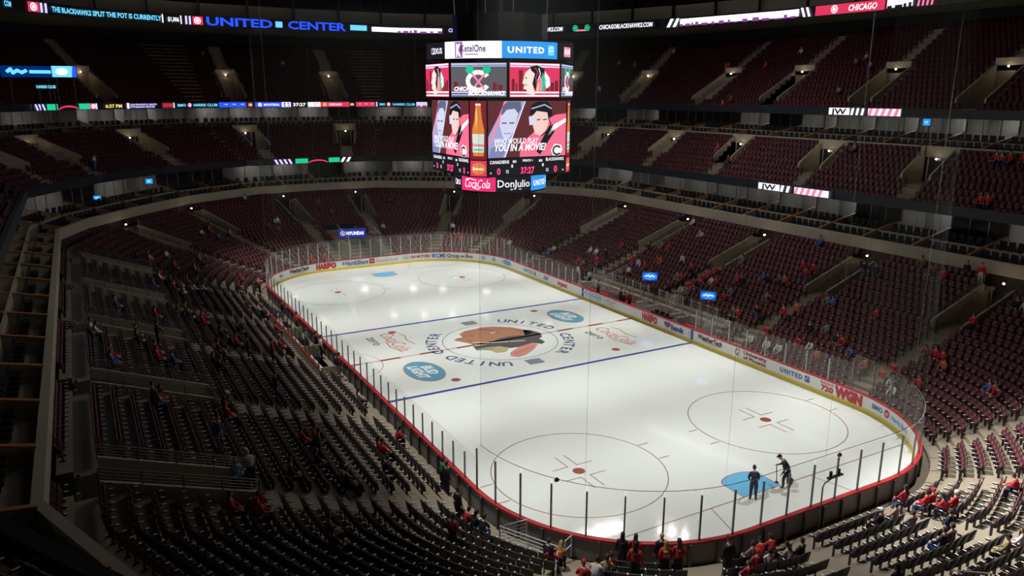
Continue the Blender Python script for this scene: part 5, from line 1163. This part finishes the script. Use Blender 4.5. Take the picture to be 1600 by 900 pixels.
def skeleton(pelvis, chest, head, arms, legs, hp=(0, 0), coat=1.0):
    """arms/legs: {+1/-1: (elbow, wrist)} / (hip, knee, ankle)"""
    J, B, Z = {}, [], {}
    pelvis, chest, head = map(np.array, (pelvis, chest, head)); mid = (pelvis*.5+chest*.5); neck = chest+(head-chest)*.48
    J['pelvis'] = (*pelvis, (.135*coat, .15*coat)); J['mid'] = (*mid, (.12*coat, .15*coat)); J['chest'] = (*chest, (.13*coat, .165*coat)); J['neck'] = (*neck, .055); J['head'] = (*head, .06, hp[0], hp[1])
    B += [('pelvis', 'mid'), ('mid', 'chest'), ('chest', 'neck'), ('neck', 'head')]; Z.update(pelvis=2, mid=1, chest=1, neck=0, head=0)
    for s in (-1, 1):
        n = 'l' if s > 0 else 'r'; sh = chest+np.array([0, s*.17, .05]); el, wr = map(np.array, arms[s])
        J[n+'sh'] = (*sh, .072); J[n+'el'] = (*el, .052); J[n+'wr'] = (*wr, .032)
        d = wr-el; d = d/np.linalg.norm(d); pa = wr+d*.07; J[n+'pa'] = (*pa, (.022, .034))
        B += [('chest', n+'sh'), (n+'sh', n+'el'), (n+'el', n+'wr'), (n+'wr', n+'pa')]; Z.update({n+'sh': 1, n+'el': 1, n+'wr': 1, n+'pa': 0})
        side = np.cross(d, [1, 0, 0]) if abs(d[0]) < .8 else np.array([0, 1, 0.]); side /= np.linalg.norm(side); pn = np.cross(d, side)
        for f, (o_, ln) in enumerate(((-.026, .062), (-.009, .074), (.009, .070), (.026, .055))):
            a = pa+side*o_+d*.035; b = a+d*ln*.5+pn*.008; c = b+d*ln*.4+pn*.024
            for q, (nm, p) in enumerate(((f'{n}f{f}a', a), (f'{n}f{f}b', b), (f'{n}f{f}c', c))): J[nm] = (*p, .0095-.001*q); Z[nm] = 0
            B += [(n+'pa', f'{n}f{f}a'), (f'{n}f{f}a', f'{n}f{f}b'), (f'{n}f{f}b', f'{n}f{f}c')]
        a = wr+d*.035-side*.034*1; b = a+d*.035-side*.018
        for nm, p in ((n+'t0', a), (n+'t1', b)): J[nm] = (*p, .011); Z[nm] = 0
        B += [(n+'wr', n+'t0'), (n+'t0', n+'t1')]
        hi_, kn, an = map(np.array, legs[s]); J[n+'hi'] = (*hi_, .098); J[n+'kn'] = (*kn, .068); J[n+'an'] = (*an, .045)
        fd = np.array([.15, s*.02, -.045]); J[n+'to'] = (*(an+fd), .035); J[n+'he'] = (*(an+[.0, 0, -.03]), .042)
        B += [('pelvis', n+'hi'), (n+'hi', n+'kn'), (n+'kn', n+'an'), (n+'an', n+'he'), (n+'he', n+'to')]; Z.update({n+'hi': 2, n+'kn': 2, n+'an': 2, n+'he': 3, n+'to': 3})
    return J, B, Z
def both(f): return {s: f(s) for s in (-1, 1)}
POSES = {
 'stand': skeleton((0, 0, .96), (.0, 0, 1.36), (.02, 0, 1.67), both(lambda s: ((-.03, s*.25, 1.12), (.06, s*.26, .88))), both(lambda s: ((0, s*.09, .90), (.02, s*.10, .50), (-.01, s*.11, .085)))),
 'hold': skeleton((0, 0, .96), (.02, 0, 1.36), (.06, 0, 1.66), both(lambda s: ((.02, s*.26, 1.10), (.27, s*.13, 1.14))), both(lambda s: ((0, s*.09, .90), (.02, s*.10, .50), (-.01, s*.11, .085))), (0, .25)),
 'bend': skeleton((-.08, 0, .95), (.12, 0, 1.30), (.28, 0, 1.56), both(lambda s: ((.20, s*.24, 1.04), (.36, s*.16, .86))), both(lambda s: ((-.06, s*.10, .90), (.02, s*.11, .50), (-.03, s*.13*1.0, .085))), (0, .6)),
 'reach': skeleton((-.05, 0, .95), (.20, 0, 1.26), (.38, .03, 1.50), {-1: ((.28, -.28, 1.05), (.48, -.32, .92)), 1: ((.10, .25, .98), (.22, .22, .76))}, both(lambda s: ((-.04, s*.10, .90), (.04+s*.1, s*.10, .50), (-.02+s*.14, s*.12, .085))), (0, .5)),
 'sit': skeleton((-.10, 0, .56), (-.12, 0, .98), (-.09, 0, 1.29), both(lambda s: ((.00, s*.26, .78), (.22, s*.17, .66))), both(lambda s: ((-.02, s*.10, .54), (.36, s*.12, .55), (.33, s*.12, .085)))),
 'sitlean': skeleton((-.10, 0, .56), (.06, 0, .95), (.18, 0, 1.23), both(lambda s: ((.18, s*.24, .76), (.40, s*.10, .68))), both(lambda s: ((-.02, s*.10, .54), (.36, s*.13, .55), (.30, s*.14, .085))), (0, .3)),
}
PM = {k: person_mesh('person_'+k, *v) for k, v in POSES.items()}
def person(loc, rz, pose, top, legs, head, label, group=None, scale=1.0):
    me, hs = PM[pose]; o = bpy.data.objects.new('person', me); C.objects.link(o); o.location = loc; o.rotation_euler = (0, 0, rz); o.scale = (scale,)*3
    tag(o, label, 'person', group)
    for i, m in ((1, mcol(top, COL[top])), (2, mcol(legs, COL[legs]))):
        o.material_slots[i].link = 'OBJECT'; o.material_slots[i].material = m
    if head != 'bald':
        st_ = 'cap' if 'cap' in head else 'long' if head in ('long', 'blond') else 'hair'
        h = bpy.data.objects.new('cap' if st_ == 'cap' else 'hair', hs[st_]); C.objects.link(h); h.parent = o
        h.material_slots[0].link = 'OBJECT'; h.material_slots[0].material = HAIRM[head]
    return o
DESC = {'jersey': 'a numbered red jersey', 'navy': 'dark navy clothes', 'black': 'black clothes', 'tan': 'a tan top', 'olive': 'an olive brown top', 'orange': 'an orange top', 'maroon': 'a maroon top',
        'darkblue': 'a dark hockey jersey'}
rng = random.Random(5); byc = {}
for ph, t, j, e in PLACE: byc.setdefault(ph, []).append((t, j, e))
def jersey_no(o, txt, m=None, x=-.155, z=1.25, w_=.26):
    A = Art(lambda a, b, oo: (x-oo, -a, b), 9, .01); A.text(txt, 0, z, .22, m or mcol('white', COL['white']), 1, w_, .05); A.build('jersey_number', o)
for ph, l in byc.items():
    l.sort(key=lambda q: q[2][0])
    for i, (t, j, e) in enumerate(l):
        s = {'low': V_LOW, 'mid': V_MID, 'up': V_UP}[t][j]; top = e[3]; legs = e[4] if len(e) > 4 else rng.choice(['navy', 'black', 'blue', 'darkblue']); head = e[5] if len(e) > 5 else rng.choice(['hair', 'hair', 'long', 'hair', 'redcap' if top == 'red' else 'blackcap'])
        sit = e[2] == 's'; pose = rng.choice(['sit', 'sit', 'sitlean']) if sit else rng.choice(['stand', 'hold'])
        f = .02 if sit else .30
        lab = 'person in %s, %s, %s from left %s' % (DESC.get(top, top+' top').replace('a ', '', 1) if top in DESC else top+' top', 'seated' if sit else 'standing', nth(i), ph)
        lab = ' '.join(lab.split()[:16])
        o = person((s[0]+f*math.cos(s[3]), s[1]+f*math.sin(s[3]), s[2]), s[3]+rng.uniform(-.25, .25), pose, top, legs, head, lab, 'spectators in the stands', rng.uniform(.94, 1.04))
        if top == 'jersey' and not sit: jersey_no(o, '66')
# people placed by hand: on the ice, in the trenches and by the benches
def stand_at(u, v, z, pose, rz, top, legs, head, label, sc=1.0):
    p = hit(u, v, z); return person((p[0], p[1], z), rz, pose, top, legs, head, label, None, sc)
a1 = stand_at(1176, 781, 0, 'bend', math.radians(140), 'navy', 'navy', 'hair', 'person in dark work clothes looking down beside the blue goal crease, left of two', 1.0)
a2 = stand_at(1228, 762, 0, 'reach', math.radians(215), 'black', 'black', 'blackcap', 'person in black cap and clothes bending on the ice with a tool, right of two', 1.06)
p = np.array(a2.location); d = np.array([math.cos(math.radians(215)), math.sin(math.radians(215)), 0]); sd_ = np.array([-d[1], d[0], 0])
hnd = p+d*.54*1.06-sd_*.33*1.06+np.array([0, 0, .90])
mb = MB(); mb.tube([(0, 0, .12), tuple(np.array([.1, .02, -.86]))], .02, BLACK, 6); mb.box((.10, .02, -.86), (.16, .1, .06), BLACK); o = mb.build('ice_scraper'); o.location = tuple(hnd); tag(o, 'thin hand tool held to the ice by the capped worker', 'tool')
bk = thing('bucket', 'black round bucket carried behind the capped worker on the ice', 'bucket', tuple(p-d*.18+sd_*.42+np.array([0, 0, .45])))
mb = MB(); mb.tube([(0, 0, 0), (0, 0, .04), (0, 0, .26)], [.12, .14, .17], BLACK, 14); mb.build('bucket_body', bk)
mb = MB(); mb.tube([(0, -.16, .25), (0, -.1, .40), (0, .1, .40), (0, .16, .25)], .012, METAL, 5); mb.build('handle', bk)
L3 = math.radians(60)
b1 = stand_at(345, 706, 3.2, 'stand', math.radians(35), 'darkblue', 'grey', 'hair', 'person in a dark jersey numbered 17 standing by the nearest left stair trench'); jersey_no(b1, '17')
stand_at(394, 764, 3.2, 'bend', math.radians(190), 'plaid', 'black', 'grey', 'person in a pale checked shirt leaning on the rail of the nearest left trench')
stand_at(372, 780, 3.4, 'hold', math.radians(20), 'lightblue', 'navy', 'bald', 'bald person in a light blue shirt at the nearest left trench')
o = MB(); o.box((0, 0, 0), (.03, .62, .42), mat('paper_white', (.8, .8, .8), .6)); o = o.build('paper_sign'); p = hit(541, 727, 2.6); o.location = tuple(p); o.rotation_euler = (0, .7, math.radians(30)); tag(o, 'white paper sign held up in the left stand rows', 'paper')
for (u, v, top, lab) in ((495, 553, 'black', 'person in black standing in the farthest left enclosure'), (526, 590, 'black', 'person in black standing at the table in the left enclosure'), (540, 588, 'maroon', 'person with a red cap standing by the left boards'), (480, 548, 'grey', 'person in grey in the farthest left enclosure'), (503, 560, 'white', 'person in white in the farthest left enclosure'), (468, 520, 'red', 'person in red at the far end of the left enclosures')):
    q = hit(u, v, .15); q[1] = min(max(q[1], -14.75), -13.6); person((q[0], q[1], .15), math.radians(90), 'stand', top, 'black', 'hair', lab)
for (u, v, top, lab, rz) in ((969, 486, 'black', 'person in black standing in the open bench door at the boards', -90), (1007, 480, 'red', 'person in red by the timekeepers desk', 0), (958, 462, 'grey', 'person in grey behind the second farthest bench', -90), (1027, 470, 'maroon', 'person in maroon near the timekeepers glass', -90), (969, 441, 'white', 'person in white walking at the back of the benches', 180)):
    q = hit(u, v, .15); q[1] = min(max(q[1], 13.5), 14.1) if lab[-3:] != 'hes' else 15.9; person((q[0], q[1], .15), math.radians(rz), 'stand', top, 'black', 'hair', lab)
stand_at(1294, 438, 3.25, 'stand', -1.4, 'red', 'black', 'hair', 'person in red walking down the second nearest right stair trench')
stand_at(1330, 428, 3.25, 'stand', -1.6, 'tan', 'black', 'long', 'person in tan standing inside the second nearest right stair trench')

# televisions glowing inside a few boxes
for (u, v, d_, w_, h_, lab) in ((1448, 191, 72, 9, 9, 'small blue television glowing in the upper box level at the right'), (233, 283, 96, 9, 7, 'small blue television glowing in the lower box level at the far left'),
        (152, 309, 93, 9, 6, 'dim television in the lower box level at the far left corner')):
    led_sign(u-w_/2, u+w_/2, v-h_/2, v+h_/2, d_, lab, lambda A, W, H: (A.rect(-W/2, 0, W/2, H, L_BLUE, 0), A.rect(-W*.3, H*.3, W*.2, H*.7, L_CY, 1)), 'television')
# floodlights on the catwalk over the rink
FL = mat('flood_lens', (1, 1, 1), emit=(1, .98, .95), estr=260); fl0 = None
for k, (x, y) in enumerate([(-13.3, 17.6), (-13.3, 18.7), (-13.3, 19.8), (-13.3, 20.8), (-13.3, 21.8), (-13.3, 22.9), (-10.3, 26.6), (-9.2, 27.4), (-8, 28.2), (-6.8, 50)]):
    if fl0 is None:
        fl0 = thing('floodlight', '', 'floodlight', (x, y, 30)); mb = MB(); mb.tube([(0, 0, .5), (0, 0, .05)], [.12, .26], BLACK, 12); mb.build('housing', fl0); mb = MB(); mb.tube([(0, 0, .05), (0, 0, .02)], .22, FL, 12); mb.build('lens', fl0); o = fl0
        tag(o, 'round floodlight on the catwalk over the rink, in a row', 'floodlight', 'floodlights over the rink')
    else: o = dup(fl0, (x, y, 30), 0, 'round floodlight on the catwalk over the rink, in a row', 'floodlight', 'floodlights over the rink')
